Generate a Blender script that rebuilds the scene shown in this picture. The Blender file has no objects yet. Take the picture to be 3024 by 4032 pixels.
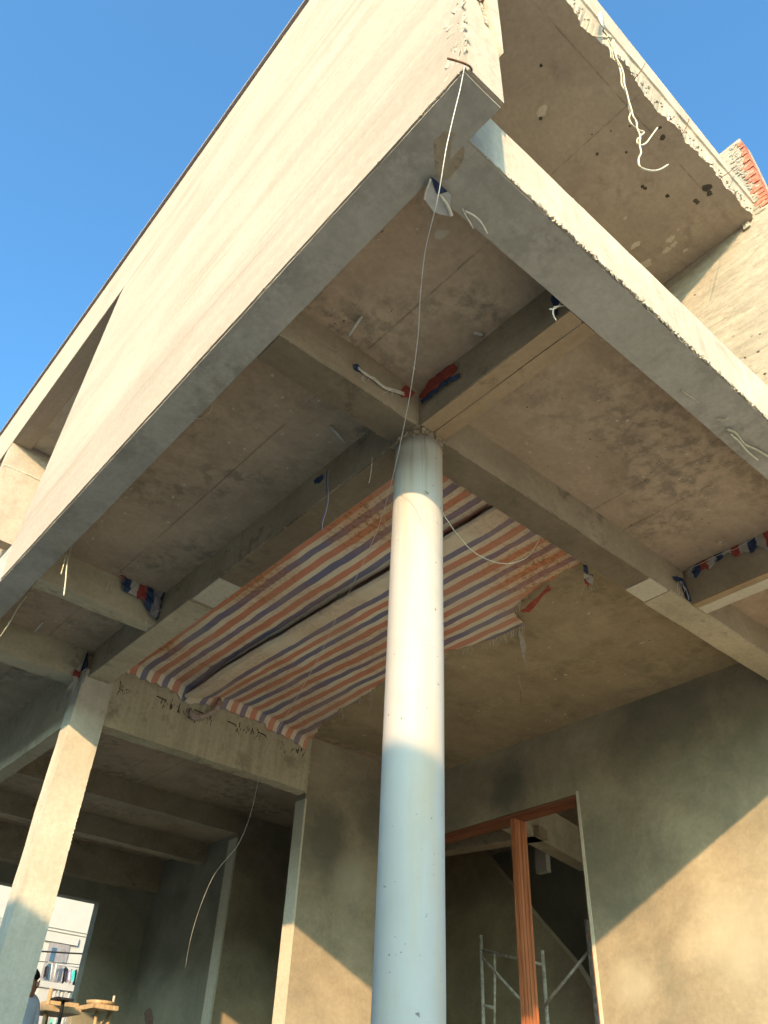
import bpy, bmesh, math, random
from mathutils import Vector, Matrix, noise
random.seed(7)
SC = bpy.context.scene
COL = SC.collection
R = math.radians

# ------------------------------------------------------------------ camera
CAM = Vector((-2.424, -2.696, 1.5))
FPX = 3179.34
ROT = Matrix(((0.7573, -0.6519, 0.0399), (-0.4300, -0.4507, 0.7823), (-0.4920, -0.6096, -0.6216)))
def _orth(m):
    q = m.to_quaternion(); q.normalize(); return q.to_matrix()
ROT = _orth(ROT)
cd = bpy.data.cameras.new('camera'); cam = bpy.data.objects.new('camera', cd); COL.objects.link(cam)
cd.sensor_fit = 'VERTICAL'; cd.sensor_height = 36.0; cd.lens = FPX / 4032 * 36.0
cd.clip_start = 0.05; cd.clip_end = 3000
cam.matrix_world = Matrix.Translation(CAM) @ ROT.transposed().to_4x4()
SC.camera = cam
SC.render.resolution_x = 768; SC.render.resolution_y = 1024
def at(px, py, ax, val):
    """point of the place seen at photo pixel (3024x4032) on the plane axis=val"""
    ray = ROT.transposed() @ Vector((px - 1512, -(py - 2016), -FPX))
    return CAM + ray * ((val - CAM[ax]) / ray[ax])

# ------------------------------------------------------------------ light
SUN = Vector((1.0, 0.88, -0.415)).normalized()
W = bpy.data.worlds.new('World'); SC.world = W; W.use_nodes = True
wt = W.node_tree; wt.nodes.clear()
sky = wt.nodes.new('ShaderNodeTexSky'); sky.sky_type = 'NISHITA'; sky.sun_disc = False
sky.sun_elevation = math.asin(-SUN.z); sky.sun_rotation = math.atan2(-SUN.x, -SUN.y)
sky.air_density = 1.0; sky.dust_density = 4.0; sky.ozone_density = 6.0
bg = wt.nodes.new('ShaderNodeBackground'); bg.inputs[1].default_value = 0.15
wo = wt.nodes.new('ShaderNodeOutputWorld')
tint = wt.nodes.new('ShaderNodeMixRGB'); tint.blend_type = 'MULTIPLY'; tint.inputs[0].default_value = 1.0
tint.inputs[2].default_value = (0.74, 0.98, 0.89, 1)
wt.links.new(sky.outputs[0], tint.inputs[1]); wt.links.new(tint.outputs[0], bg.inputs[0]); wt.links.new(bg.outputs[0], wo.inputs[0])
sl = bpy.data.lights.new('sun', 'SUN'); sl.energy = 2.0; sl.angle = R(0.5); sl.color = (1.0, 0.66, 0.36)
so = bpy.data.objects.new('sun', sl); COL.objects.link(so)
so.rotation_euler = SUN.to_track_quat('-Z', 'Y').to_euler(); so.location = (-20, -20, 20)
SC.view_settings.view_transform = 'Standard'; SC.view_settings.look = 'None'
SC.view_settings.exposure = 2.0; SC.view_settings.gamma = 1.0
SC.render.engine = 'CYCLES'
try:
    SC.cycles.max_bounces = 10; SC.cycles.diffuse_bounces = 8
except Exception: pass

# ------------------------------------------------------------------ materials
class NT:
    def __init__(s, name):
        s.m = bpy.data.materials.new(name); s.m.use_nodes = True; s.t = s.m.node_tree; s.t.nodes.clear()
        s.o = s.n('ShaderNodeOutputMaterial'); s.b = s.n('ShaderNodeBsdfPrincipled'); s.l(s.b.outputs[0], s.o.inputs[0])
        s.pos = s.n('ShaderNodeNewGeometry').outputs['Position']
        s.b.inputs['Specular IOR Level'].default_value = 0.2
    def n(s, k, **a):
        x = s.t.nodes.new(k)
        for i, v in a.items(): setattr(x, i, v)
        return x
    def l(s, a, b): s.t.links.new(a, b)
    def val(s, x, inp):
        if hasattr(x, 'is_linked') or hasattr(x, 'links'): s.l(x, inp)
        else: inp.default_value = x
    def map(s, sc=(1,1,1), loc=(0,0,0), rot=(0,0,0)):
        x = s.n('ShaderNodeMapping'); x.inputs['Scale'].default_value = sc; x.inputs['Location'].default_value = loc
        x.inputs['Rotation'].default_value = rot
        s.l(s.pos, x.inputs[0]); return x.outputs[0]
    def noise(s, scale, detail=6, rough=.6, dist=0, vec=None):
        x = s.n('ShaderNodeTexNoise'); x.inputs['Scale'].default_value = scale; x.inputs['Detail'].default_value = detail
        x.inputs['Roughness'].default_value = rough; x.inputs['Distortion'].default_value = dist
        s.l(vec or s.pos, x.inputs['Vector']); return x.outputs['Fac']
    def ramp(s, fac, stops, interp='LINEAR'):
        x = s.n('ShaderNodeValToRGB'); r = x.color_ramp; r.interpolation = interp
        while len(r.elements) < len(stops): r.elements.new(0.5)
        for e, (p, c) in zip(r.elements, stops):
            e.position = p; e.color = (c, c, c, 1) if not isinstance(c, (tuple, list)) else (*c[:3], 1)
        s.l(fac, x.inputs[0]); return x.outputs[0]
    def mix(s, fac, a, b, mode='MIX'):
        x = s.n('ShaderNodeMixRGB', blend_type=mode)
        for v, i in ((fac, 0), (a, 1), (b, 2)):
            if isinstance(v, (tuple, list)): x.inputs[i].default_value = (*v[:3], 1)
            elif isinstance(v, (int, float)): x.inputs[i].default_value = v
            else: s.l(v, x.inputs[i])
        return x.outputs[0]
    def math(s, op, a, b=None):
        x = s.n('ShaderNodeMath', operation=op)
        for v, i in ((a, 0), (b, 1)):
            if v is None: continue
            if isinstance(v, (int, float)): x.inputs[i].default_value = v
            else: s.l(v, x.inputs[i])
        return x.outputs[0]
    def bump(s, h, strength, dist=.01):
        x = s.n('ShaderNodeBump'); x.inputs['Strength'].default_value = strength; x.inputs['Distance'].default_value = dist
        s.l(h, x.inputs['Height']); s.l(x.outputs[0], s.b.inputs['Normal'])
    def sep(s):
        x = s.n('ShaderNodeSeparateXYZ'); s.l(s.pos, x.inputs[0]); return x.outputs
def flat(name, c, rough=.7, metal=0, nz=0.12, ns=12, bump=.15, bd=.004):
    N = NT(name); f = N.noise(ns, 5)
    c2 = tuple(max(0, v * (1 - nz * 2.2)) for v in c); c3 = tuple(min(1, v * (1 + nz)) for v in c)
    N.l(N.ramp(f, [(.3, c2), (.7, c3)]), N.b.inputs['Base Color'])
    N.b.inputs['Roughness'].default_value = rough; N.b.inputs['Metallic'].default_value = metal
    N.bump(f, bump, bd); return N.m
def concrete(name, a, b, dark=None, dth=.62, dscale=6., pale=None, pth=.72, seams=(), seams_y=(), bump=.35, bd=.006, streak=None,
             holes=0, soft=.07, lines=None, patches=(), scale=1.6, rough=.88, grid=None):
    """a,b: the two main tones; dark: mould/stain blotches; seams: x of formwork joints; streak: mapping for trowel/rain marks"""
    N = NT(name)
    f1 = N.noise(scale, 9, .66, .4)
    c = N.mix(N.ramp(f1, [(.34, 0.), (.66, 1.)]), a, b)
    f2 = N.noise(26, 8, .7)
    c = N.mix(.33, c, N.ramp(f2, [(.3, .62), (.7, 1.25)]), 'MULTIPLY')
    if streak:
        sc, st = streak
        f3 = N.noise(1.0, 7, .65, .3, N.map(sc))
        c = N.mix(st, c, N.ramp(f3, [(.35, .62), (.62, 1.12)]), 'MULTIPLY')
    if dark:
        reg = N.ramp(N.noise(scale * .8 + .3, 4, .5, 0, N.map((1, 1, 1), (7, 3, 1))), [(.42, 0.), (.62, 1.)])
        sp = N.ramp(N.noise(dscale, 10, .72, .15), [(dth - soft, 0.), (dth, 1.)])
        sp2 = N.ramp(N.noise(dscale * 5, 6, .7, .2), [(.62, 0.), (.68, 1. if soft < .1 else .15)])
        k = N.math('MULTIPLY', N.math('MAXIMUM', sp, N.math('MULTIPLY', sp2, .6)), reg)
        c = N.mix(N.math('MULTIPLY', k, .56), c, dark)
    if lines:
        lsc, lc, ls = lines
        q = N.noise(1.0, 5, .45, .25, N.map(lsc, (3.3, 1.7, .4)))
        k = N.math('MULTIPLY', N.ramp(N.math('ABSOLUTE', N.math('SUBTRACT', q, .47)), [(.003, 1.), (.022, 0.)]), N.ramp(N.noise(1.3, 3, .5, 0, N.map((1, .5, 1), (2, 8, 1))), [(.42, 0.), (.6, 1.)]))
        c = N.mix(N.math('MULTIPLY', k, ls), c, lc)
        q2 = N.noise(1.0, 4, .5, .2, N.map(tuple(v * 2.3 for v in lsc), (9, 2, 4)))
        c = N.mix(.5, c, N.ramp(q2, [(.38, .84), (.5, 1.), (.62, 1.08)]), 'MULTIPLY')
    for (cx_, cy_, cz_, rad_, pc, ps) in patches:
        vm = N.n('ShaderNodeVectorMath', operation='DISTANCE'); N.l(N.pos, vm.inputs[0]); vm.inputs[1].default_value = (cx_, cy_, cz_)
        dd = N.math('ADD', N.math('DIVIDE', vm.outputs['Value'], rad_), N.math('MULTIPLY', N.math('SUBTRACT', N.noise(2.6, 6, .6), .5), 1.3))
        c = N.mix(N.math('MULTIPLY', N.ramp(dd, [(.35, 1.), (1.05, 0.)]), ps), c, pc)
    if pale:
        k = N.ramp(N.noise(2.6, 3, .4, .5, N.map((1, 1, 1), (3, 9, 5))), [(pth, 0.), (pth + .015, 1.)])
        c = N.mix(N.math('MULTIPLY', k, .7), c, pale)
        k2 = N.ramp(N.noise(14, 3, .5, 0, N.map((1, 1, 1), (31, 9, 5))), [(.76, 0.), (.77, 1.)])
        c = N.mix(N.math('MULTIPLY', k2, .8), c, pale)
    h = N.math('ADD', N.math('MULTIPLY', f1, 1.2), N.math('MULTIPLY', f2, .5))
    h = N.math('ADD', h, N.math('MULTIPLY', N.noise(120, 3, .6), .22))
    x, y, z = N.sep()
    for lst, ax in ((seams, x), (seams_y, y)):
        for s in lst:
            d = N.math('ABSOLUTE', N.math('SUBTRACT', N.math('ADD', ax, N.math('MULTIPLY', N.noise(9, 3), .012)), s + .006))
            k = N.math('MULTIPLY', N.ramp(d, [(.002, 1.), (.009, 0.)]), N.ramp(N.noise(3.1, 4, .7, 0, N.map((1, 1, 1), (s, 5, 5))), [(.42, .1), (.55, .85)]))
            c = N.mix(N.math('MULTIPLY', k, .65), c, tuple(v * .3 for v in a)); h = N.math('SUBTRACT', h, N.math('MULTIPLY', k, 1.2))
    if holes:
        v = N.n('ShaderNodeTexVoronoi'); v.inputs['Scale'].default_value = holes; N.l(N.map((1, 1, 1)), v.inputs['Vector'])
        k = N.math('MULTIPLY', N.ramp(v.outputs['Distance'], [(.08, 1.), (.14, 0.)]), N.ramp(N.noise(1.5, 2), [(.5, 0.), (.56, 1.)]))
        c = N.mix(k, c, tuple(q * .25 for q in a)); h = N.math('SUBTRACT', h, k)
    N.l(c, N.b.inputs['Base Color']); N.b.inputs['Roughness'].default_value = rough
    N.bump(h, bump, bd); return N.m

M = {}
SEAMS = (-.55, 1.62, 1.98)
M['fascia'] = concrete('fascia_plaster', (.365, .305, .238), (.42, .355, .28), dark=(.31, .25, .18), dth=.66, dscale=2.2, soft=.12,
                       streak=((7, .30, 2.6), .14), bump=.35, bd=.008, scale=.8, rough=.8, lines=((3, .10, 1.9), (.25, .18, .11), .38))
M['fascia_end'] = concrete('fascia_end_plaster', (.38, .33, .255), (.47, .41, .32), dark=(.28, .23, .16), dth=.62, dscale=8, streak=((5, 5, .8), .3), bump=.7, bd=.012, scale=5)
M['smooth_soffit'] = concrete('smooth_soffit', (.37, .34, .285), (.47, .435, .37), dark=(.20, .185, .15), dth=.57, dscale=5.5, soft=.12,
                       pale=(.50, .50, .47), pth=.74, streak=((4, .5, 1), .22), bump=.2, scale=1.3)
M['slab_soffit'] = concrete('slab_soffit', (.36, .27, .19), (.49, .375, .265), dark=(.115, .105, .08), dth=.585, dscale=9, soft=.13,
                       pale=(.50, .46, .39), pth=.79, seams=SEAMS, bump=.25, scale=1.5)
M['bay_soffit'] = concrete('bay_soffit', (.32, .25, .155), (.42, .33, .205), dark=(.17, .145, .09), dth=.62, dscale=6, soft=.16,
                       pale=(.52, .47, .36), pth=.77, bump=.28, streak=((1, 4, 1), .25))
M['roof_soffit'] = concrete('roof_soffit', (.34, .28, .215), (.43, .36, .27), dark=(.19, .16, .125), dth=.64, dscale=6, soft=.14,
                       pale=(.40, .38, .33), pth=.77, seams=(.94,), seams_y=(-1.45,), bump=.22, scale=1.4)
M['beam'] = concrete('beam_concrete', (.29, .23, .155), (.42, .345, .24), dark=(.11, .10, .07), dth=.60, dscale=6,
                     streak=((3, 3, 3), .2), bump=.35)
M['bare'] = concrete('bare_concrete_and_shade', (.175, .135, .088), (.245, .195, .13), dark=(.09, .075, .05), dth=.62, dscale=8, streak=((2, 2, 2), .3), bump=.35)  # bare concrete brown, darkened further to carry some of the underside shade
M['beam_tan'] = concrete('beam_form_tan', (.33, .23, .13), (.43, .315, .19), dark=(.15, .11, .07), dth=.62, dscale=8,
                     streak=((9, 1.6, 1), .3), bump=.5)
M['beam_pale'] = concrete('beam_pale', (.40, .345, .235), (.52, .45, .32), dark=(.20, .17, .11), dth=.63, dscale=7,
                     streak=((1.2, 9, 6), .25), bump=.6, bd=.01)
M['post'] = concrete('post_plaster', (.46, .42, .33), (.58, .53, .43), dark=(.26, .23, .16), dth=.66, dscale=5,
                     streak=((8, 8, .7), .28), bump=.55, bd=.008)
M['post_beam'] = concrete('rough_beam_face', (.42, .37, .25), (.52, .46, .32), dark=(.12, .10, .07), dth=.60, dscale=4,
                     streak=((15, 15, 1.2), .42), bump=.9, bd=.014)
M['wall'] = concrete('wall_plaster', (.25, .205, .14), (.415, .35, .24), dark=(.16, .15, .11), dth=.60, dscale=1.7, soft=.2,
                     streak=((.9, .9, 2.4), .32), bump=.14, scale=1.0,
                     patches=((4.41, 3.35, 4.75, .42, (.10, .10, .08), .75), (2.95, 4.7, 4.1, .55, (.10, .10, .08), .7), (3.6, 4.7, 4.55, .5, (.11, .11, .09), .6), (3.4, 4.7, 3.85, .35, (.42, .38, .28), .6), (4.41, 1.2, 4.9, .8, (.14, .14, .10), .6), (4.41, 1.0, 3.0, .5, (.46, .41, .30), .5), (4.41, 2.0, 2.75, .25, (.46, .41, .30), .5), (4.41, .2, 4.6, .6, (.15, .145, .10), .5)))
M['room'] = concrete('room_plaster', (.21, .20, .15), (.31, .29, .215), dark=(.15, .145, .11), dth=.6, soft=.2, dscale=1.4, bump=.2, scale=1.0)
M['upper_wall'] = concrete('upper_wall_plaster', (.315, .275, .215), (.39, .345, .27), dark=(.22, .185, .135), dth=.60, dscale=6,
                     streak=((3, 1.2, 14), .42), bump=.8, bd=.014, holes=9, lines=((1, 1.6, 9), (.16, .12, .08), .5))
M['strip'] = concrete('edge_render', (.40, .35, .27), (.50, .44, .345), dark=(.30, .25, .18), dth=.66, dscale=6, soft=.12, streak=((14, 14, 1.6), .42), bump=.8, bd=.012, scale=2.5)
M['mortar'] = concrete('crumbly_mortar', (.40, .36, .28), (.52, .47, .38), bump=1., bd=.02, scale=14)
M['patch'] = concrete('pale_patch', (.50, .45, .34), (.58, .52, .40), dark=(.2, .17, .12), dth=.66, dscale=20, bump=.25)
M['ground'] = concrete('ground_earth', (.50, .43, .33), (.60, .52, .41), bump=.5, scale=.4)
M['floor'] = concrete('floor_screed', (.25, .22, .17), (.32, .28, .22), bump=.3, scale=.8)
M['brick'] = flat('red_brick', (.50, .17, .105), .85, 0, .22, 30, .5, .006)
M['wood'] = None
def wood(name, a, b, sc):
    N = NT(name); f = N.noise(1, 6, .6, .6, N.map(sc)); g = N.noise(1, 4, .5, .2, N.map(tuple(v * 4 for v in sc)))
    c = N.mix(N.ramp(f, [(.36, 0.), (.62, 1.)]), a, b); c = N.mix(.35, c, N.ramp(g, [(.35, .45), (.6, 1.15)]), 'MULTIPLY')
    N.l(c, N.b.inputs['Base Color']); N.b.inputs['Roughness'].default_value = .5; N.b.inputs['Specular IOR Level'].default_value = .35
    N.bump(f, .25, .003); return N.m
M['wood'] = wood('orange_timber', (.27, .085, .035), (.44, .165, .07), (22, 22, .7))
M['wood_h'] = wood('orange_timber_header', (.19, .065, .032), (.29, .105, .05), (22, .7, 22))
M['lumber'] = wood('yellow_lumber', (.36, .26, .14), (.48, .35, .20), (12, 12, 1.2))
M['white_rope'] = flat('cream_rope', (.50, .46, .34), .8, 0, .1, 60, .5, .002)
M['wire'] = flat('pale_wire', (.62, .60, .55), .5, .2, .1, 40)
M['rust'] = flat('rusty_rebar', (.20, .105, .06), .85, .2, .3, 60, .5, .002)
M['pvc'] = flat('grey_white_pvc', (.55, .53, .48), .5, 0, .1, 20)
M['steel'] = flat('painted_scaffold_steel', (.42, .40, .34), .55, .1, .22, 18)
M['dark_iron'] = flat('dark_iron', (.035, .035, .035), .6, .4, .2, 20)
M['blue'] = flat('blue_plastic_cloth', (.035, .06, .13), .6, 0, .3, 20, .5)
M['red'] = flat('red_plastic_cloth', (.34, .07, .05), .6, 0, .2, 20, .5)
M['white_cloth'] = flat('white_plastic_cloth', (.42, .385, .33), .6, 0, .12, 20, .5)
M['thread'] = flat('frayed_thread', (.66, .62, .52), .8, 0, .1, 30)
M['blue_thread'] = flat('blue_thread', (.12, .17, .40), .8, 0, .15, 30)
M['hem'] = flat('pinkish_hem', (.42, .33, .28), .7, 0, .15, 20, .5)
M['paper'] = flat('grey_plastic_film', (.50, .49, .46), .35, 0, .1, 8, .4)
M['skin'] = flat('skin', (.30, .15, .09), .55, 0, .06, 20)
M['hair'] = flat('black_hair', (.015, .012, .012), .5, 0, .2, 90, .6)
M['shirt'] = flat('pale_blue_shirt', (.50, .60, .72), .8, 0, .06, 9, .5, .01)
M['trousers'] = flat('dark_trousers', (.06, .065, .08), .85, 0, .1, 9)
M['house_white'] = flat('painted_render', (.38, .365, .33), .85, 0, .03, 3, .1)
M['glass'] = flat('window_glass', (.05, .10, .15), .12, 0, .1, 2, 0)
M['frame_grey'] = flat('purple_grey_frame', (.24, .22, .225), .6, 0, .08, 8)
M['curtain'] = flat('grey_curtain', (.22, .21, .21), .85, 0, .15, 6)
M['mint'] = flat('mint_shutter', (.18, .46, .36), .5, 0, .1, 8)
M['teal'] = flat('teal_cloth', (.05, .50, .45), .8, 0, .1, 8)
M['black_cloth'] = flat('dark_cloth', (.04, .04, .05), .85, 0, .2, 8)
M['grey_cloth'] = flat('grey_cloth', (.25, .24, .25), .85, 0, .15, 8)
M['lilac'] = flat('lilac_cloth', (.45, .42, .60), .85, 0, .1, 8)
M['cable'] = flat('black_cable', (.03, .03, .03), .6, 0, .1, 8)
M['tile'] = flat('roof_tile', (.30, .12, .08), .8, 0, .15, 8)
M['vent_dark'] = flat('unlit_hollow', (.085, .075, .055), .9, 0, .2, 10)

# white-washed column: hairline cracks, drip marks near the top, chips lower down
N = NT('column_paint')
c = N.mix(N.ramp(N.noise(1.2, 6, .6), [(.35, 0.), (.65, 1.)]), (.38, .36, .325), (.425, .405, .37))
x, y, z = N.sep()
st = N.ramp(N.noise(1, 5, .6, .2, N.map((9, 9, .7))), [(.50, 0.), (.74, .75)])
c = N.mix(st, c, (.44, .34, .22))
gr = N.ramp(N.noise(3.2, 9, .72, .3), [(.48, 0.), (.7, .5)])
c = N.mix(gr, c, (.36, .34, .29))
top = N.ramp(N.math('SUBTRACT', z, 3.9), [(.1, 0.), (.95, 1.)])
dr = N.math('MULTIPLY', N.ramp(N.noise(1, 4, .6, .2, N.map((30, 30, 1.1))), [(.55, 0.), (.62, 1.)]), top)
c = N.mix(N.math('MULTIPLY', dr, .75), c, (.30, .26, .19))
ch = N.ramp(N.noise(24, 3, .5, .8, N.map((1, 1, 1.7))), [(.712, 0.), (.722, 1.)])
c = N.mix(ch, c, (.16, .15, .15))
v = N.n('ShaderNodeTexVoronoi', feature='DISTANCE_TO_EDGE'); v.inputs['Scale'].default_value = 3.0
mp = N.n('ShaderNodeVectorMath', operation='ADD'); nn = N.n('ShaderNodeTexNoise'); nn.inputs['Scale'].default_value = 7
N.l(N.pos, nn.inputs['Vector']); sc_ = N.n('ShaderNodeVectorMath', operation='SCALE'); sc_.inputs['Scale'].default_value = .25
N.l(nn.outputs['Color'], sc_.inputs[0]); N.l(N.pos, mp.inputs[0]); N.l(sc_.outputs[0], mp.inputs[1]); N.l(mp.outputs[0], v.inputs['Vector'])
ck = N.math('MULTIPLY', N.ramp(v.outputs['Distance'], [(.0, 1.), (.006, 0.)]), N.ramp(N.noise(2.2, 2), [(.62, 0.), (.7, .6)]))
c = N.mix(ck, c, (.25, .22, .18))
N.l(c, N.b.inputs['Base Color']); N.b.inputs['Roughness'].default_value = .6
N.bump(N.math('SUBTRACT', N.noise(5, 6, .6), N.math('ADD', ch, ck)), .35, .006)
M['column'] = N.m

# striped tarpaulin: stripes along its length, rust-coloured water stains, woven grain
def tarp_mat():
    N = NT('striped_tarpaulin')
    uv = N.n('ShaderNodeUVMap'); sp = N.n('ShaderNodeSeparateXYZ'); N.l(uv.outputs[0], sp.inputs[0])
    wob = N.math('MULTIPLY', N.math('SUBTRACT', N.noise(3, 3), .5), .012)
    u = N.math('FRACT', N.math('DIVIDE', N.math('ADD', sp.outputs[0], wob), .24))
    be, re, bl = (.74, .64, .48), (.60, .24, .15), (.17, .17, .27)
    c = N.ramp(u, [(0, bl), (.27, be), (.5, re), (.79, be)], 'CONSTANT')
    # faded parts
    c = N.mix(N.ramp(N.noise(1.1, 4), [(.42, .05), (.62, .38)]), c, (.46, .37, .28))
    def spot(cx, cy, rx, ry):
        q = N.n('ShaderNodeVectorMath', operation='LENGTH'); N.l(N.map((1 / rx, 1 / ry, 0), (-cx / rx, -cy / ry, 0)), q.inputs[0])
        return N.ramp(N.math('ADD', q.outputs['Value'], N.math('MULTIPLY', N.math('SUBTRACT', N.noise(5, 5, .6), .5), 1.2)), [(.3, 1.), (1., 0.)])
    sp3 = N.math('MAXIMUM', N.math('MAXIMUM', spot(.30, 2.4, .36, .6), spot(.40, 1.1, .5, .5)), N.math('MAXIMUM', spot(1.85, .6, .55, .6), spot(.3, 3.9, .25, .35)))
    p = N.map((1, 1, 1), (2.3, 1.2, 0))
    reg0 = N.ramp(N.noise(1.5, 3, .5, 0, p), [(.44, 0.), (.58, 1.)])
    reg = N.math('MAXIMUM', N.math('MULTIPLY', reg0, .35), sp3)
    c = N.mix(N.math('MULTIPLY', reg, .50), c, (.52, .21, .065))
    sp2 = N.math('MULTIPLY', N.ramp(N.noise(24, 6, .78), [(.50, 0.), (.56, 1.)]), reg)
    c = N.mix(N.math('MULTIPLY', sp2, .6), c, (.20, .085, .03))
    N.l(c, N.b.inputs['Base Color']); N.b.inputs['Roughness'].default_value = .62
    N.bump(N.math('ADD', N.noise(7, 5, .6), N.math('MULTIPLY', N.noise(90, 2), .3)), .5, .01)
    return N.m
M['tarp'] = tarp_mat()

# ------------------------------------------------------------------ mesh helpers
def tag(o, label=None, cat=None, group=None, kind=None):
    if label: o['label'] = label
    if cat: o['category'] = cat
    if group: o['group'] = group
    if kind: o['kind'] = kind
    return o
def empty(name, loc=(0, 0, 0), label=None, cat=None, group=None):
    o = bpy.data.objects.new(name, None); COL.objects.link(o); o.location = loc
    tag(o, label, cat, group); return o
def finish(name, bm, mat, parent=None, smooth=False):
    bmesh.ops.recalc_face_normals(bm, faces=bm.faces)
    me = bpy.data.meshes.new(name); bm.to_mesh(me); bm.free()
    me.materials.append(M[mat] if isinstance(mat, str) else mat)
    o = bpy.data.objects.new(name, me); COL.objects.link(o)
    if smooth:
        for p in me.polygons: p.use_smooth = True
    if parent:
        o.parent = parent
        p = parent; off = Vector((0, 0, 0))
        while p is not None: off += Vector(p.location); p = p.parent
        me.transform(Matrix.Translation(-off))
    return o
def chip(bm, c, r, sq=(1, 1, 1), seed=0):
    """angular broken piece"""
    rnd = random.Random(int(seed * 9973) & 0xffffff)
    vs = []
    for _ in range(9):
        d = Vector((rnd.gauss(0, 1), rnd.gauss(0, 1), rnd.gauss(0, 1))).normalized() * rnd.uniform(.6, 1.25)
        vs.append(bm.verts.new(Vector(c) + Vector((d.x * sq[0], d.y * sq[1], d.z * sq[2])) * r))
    res = bmesh.ops.convex_hull(bm, input=vs)
    junk = [e for e in res['geom_interior'] + res['geom_unused'] if isinstance(e, bmesh.types.BMVert) and e.is_valid]
    if junk: bmesh.ops.delete(bm, geom=list(set(junk)), context='VERTS')
def graft(o, bm, mat, smooth=False):
    """add surface detail (crumbs, pits, scabs) to the mesh of part o, with its own material slot"""
    m = M[mat] if isinstance(mat, str) else mat
    bmesh.ops.recalc_face_normals(bm, faces=bm.faces)
    me = o.data
    if m.name not in [x.name for x in me.materials if x]: me.materials.append(m)
    idx = [x.name for x in me.materials].index(m.name)
    for f in bm.faces: f.material_index = idx; f.smooth = smooth
    off = Vector((0, 0, 0)); p = o
    while p is not None: off += Vector(p.location); p = p.parent
    bmesh.ops.translate(bm, verts=bm.verts, vec=-off)
    tmp = bpy.data.meshes.new('t'); bm.to_mesh(tmp); bm.free()
    b2 = bmesh.new(); b2.from_mesh(me); b2.from_mesh(tmp); b2.to_mesh(me); b2.free(); bpy.data.meshes.remove(tmp)
def rough_box(bm, a, b, step=.12, amp=.004, seed=0.):
    """box with subdivided faces, its surface slightly uneven like cast concrete"""
    a = Vector(a); b = Vector(b)
    n = [max(1, min(90, int(math.ceil((b[i] - a[i]) / step)))) for i in range(3)]
    cache = {}
    def vert(i, j, k):
        key = (i, j, k)
        if key not in cache:
            p = Vector((a[0] + (b[0] - a[0]) * i / n[0], a[1] + (b[1] - a[1]) * j / n[1], a[2] + (b[2] - a[2]) * k / n[2]))
            if amp:
                q = noise.noise_vector(p * 2.3 + Vector((seed, 0, 0))) * amp + noise.noise_vector(p * 9 + Vector((seed, 5, 0))) * amp * .6
                p = p + q
            cache[key] = bm.verts.new(p)
        return cache[key]
    for ax in range(3):
        u, v = [t for t in range(3) if t != ax]
        for side in (0, n[ax]):
            for i in range(n[u]):
                for j in range(n[v]):
                    idx = []
                    for du, dv in ((0, 0), (1, 0), (1, 1), (0, 1)):
                        k = [0, 0, 0]; k[ax] = side; k[u] = i + du; k[v] = j + dv; idx.append(vert(*k))
                    bm.faces.new(idx)
def box(name, a, b, mat, parent=None, amp=.004, step=.14, bev=0):
    bm = bmesh.new()
    lo = [min(a[i], b[i]) for i in range(3)]; hi = [max(a[i], b[i]) for i in range(3)]
    rough_box(bm, lo, hi, step if amp else 99, amp, random.random() * 50)
    if bev: bmesh.ops.bevel(bm, geom=bm.edges[:], offset=bev, segments=2, affect='EDGES')
    return finish(name, bm, mat, parent)
def prism(bm, pts, off):
    """polygon pts extruded by the vector off"""
    off = Vector(off)
    v0 = [bm.verts.new(Vector(p)) for p in pts]; v1 = [bm.verts.new(Vector(p) + off) for p in pts]
    bm.faces.new(v0); bm.faces.new(v1[::-1])
    for i in range(len(pts)):
        j = (i + 1) % len(pts); bm.faces.new((v0[i], v0[j], v1[j], v1[i]))
def tube(bm, pts, r, seg=7, r2=None, smooth_n=0):
    pts = [Vector(p) for p in pts]
    if smooth_n:
        q = []
        P = [pts[0]] + pts + [pts[-1]]
        for i in range(1, len(P) - 2):
            for k in range(smooth_n):
                t = k / smooth_n; a, b, c, d = P[i - 1], P[i], P[i + 1], P[i + 2]
                q.append(.5 * ((2 * b) + (c - a) * t + (2 * a - 5 * b + 4 * c - d) * t * t + (3 * b - a - 3 * c + d) * t ** 3))
        q.append(pts[-1]); pts = q
    rings = []
    prev = None
    for i, p in enumerate(pts):
        d = (pts[min(i + 1, len(pts) - 1)] - pts[max(i - 1, 0)])
        if d.length < 1e-9: d = Vector((0, 0, 1))
        d.normalize()
        ref = prev if prev is not None else (Vector((0, 0, 1)) if abs(d.z) < .9 else Vector((1, 0, 0)))
        s = ref - d * ref.dot(d)
        if s.length < 1e-6: s = d.orthogonal()
        s.normalize(); prev = s; t = d.cross(s)
        rr = r if r2 is None else r + (r2 - r) * i / max(1, len(pts) - 1)
        rings.append([bm.verts.new(p + (s * math.cos(2 * math.pi * k / seg) + t * math.sin(2 * math.pi * k / seg)) * rr) for k in range(seg)])
    for a, b in zip(rings, rings[1:]):
        for k in range(seg): bm.faces.new((a[k], a[(k + 1) % seg], b[(k + 1) % seg], b[k]))
    bm.faces.new(rings[0][::-1]); bm.faces.new(rings[-1])
def tube_obj(name, pts, r, mat, parent=None, sm=0, r2=None, seg=7):
    bm = bmesh.new(); tube(bm, pts, r, seg, r2, sm); return finish(name, bm, mat, parent, True)
def lump(bm, c, r, sub=2, sq=(1, 1, 1), seed=0, amp=.35):
    res = bmesh.ops.create_icosphere(bm, subdivisions=sub, radius=1)
    c = Vector(c)
    for v in res['verts']:
        n = noise.noise(v.co * 1.7 + Vector((seed, seed * .3, 0)))
        v.co = Vector((v.co.x * sq[0], v.co.y * sq[1], v.co.z * sq[2])) * r * (1 + amp * n) + c

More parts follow.
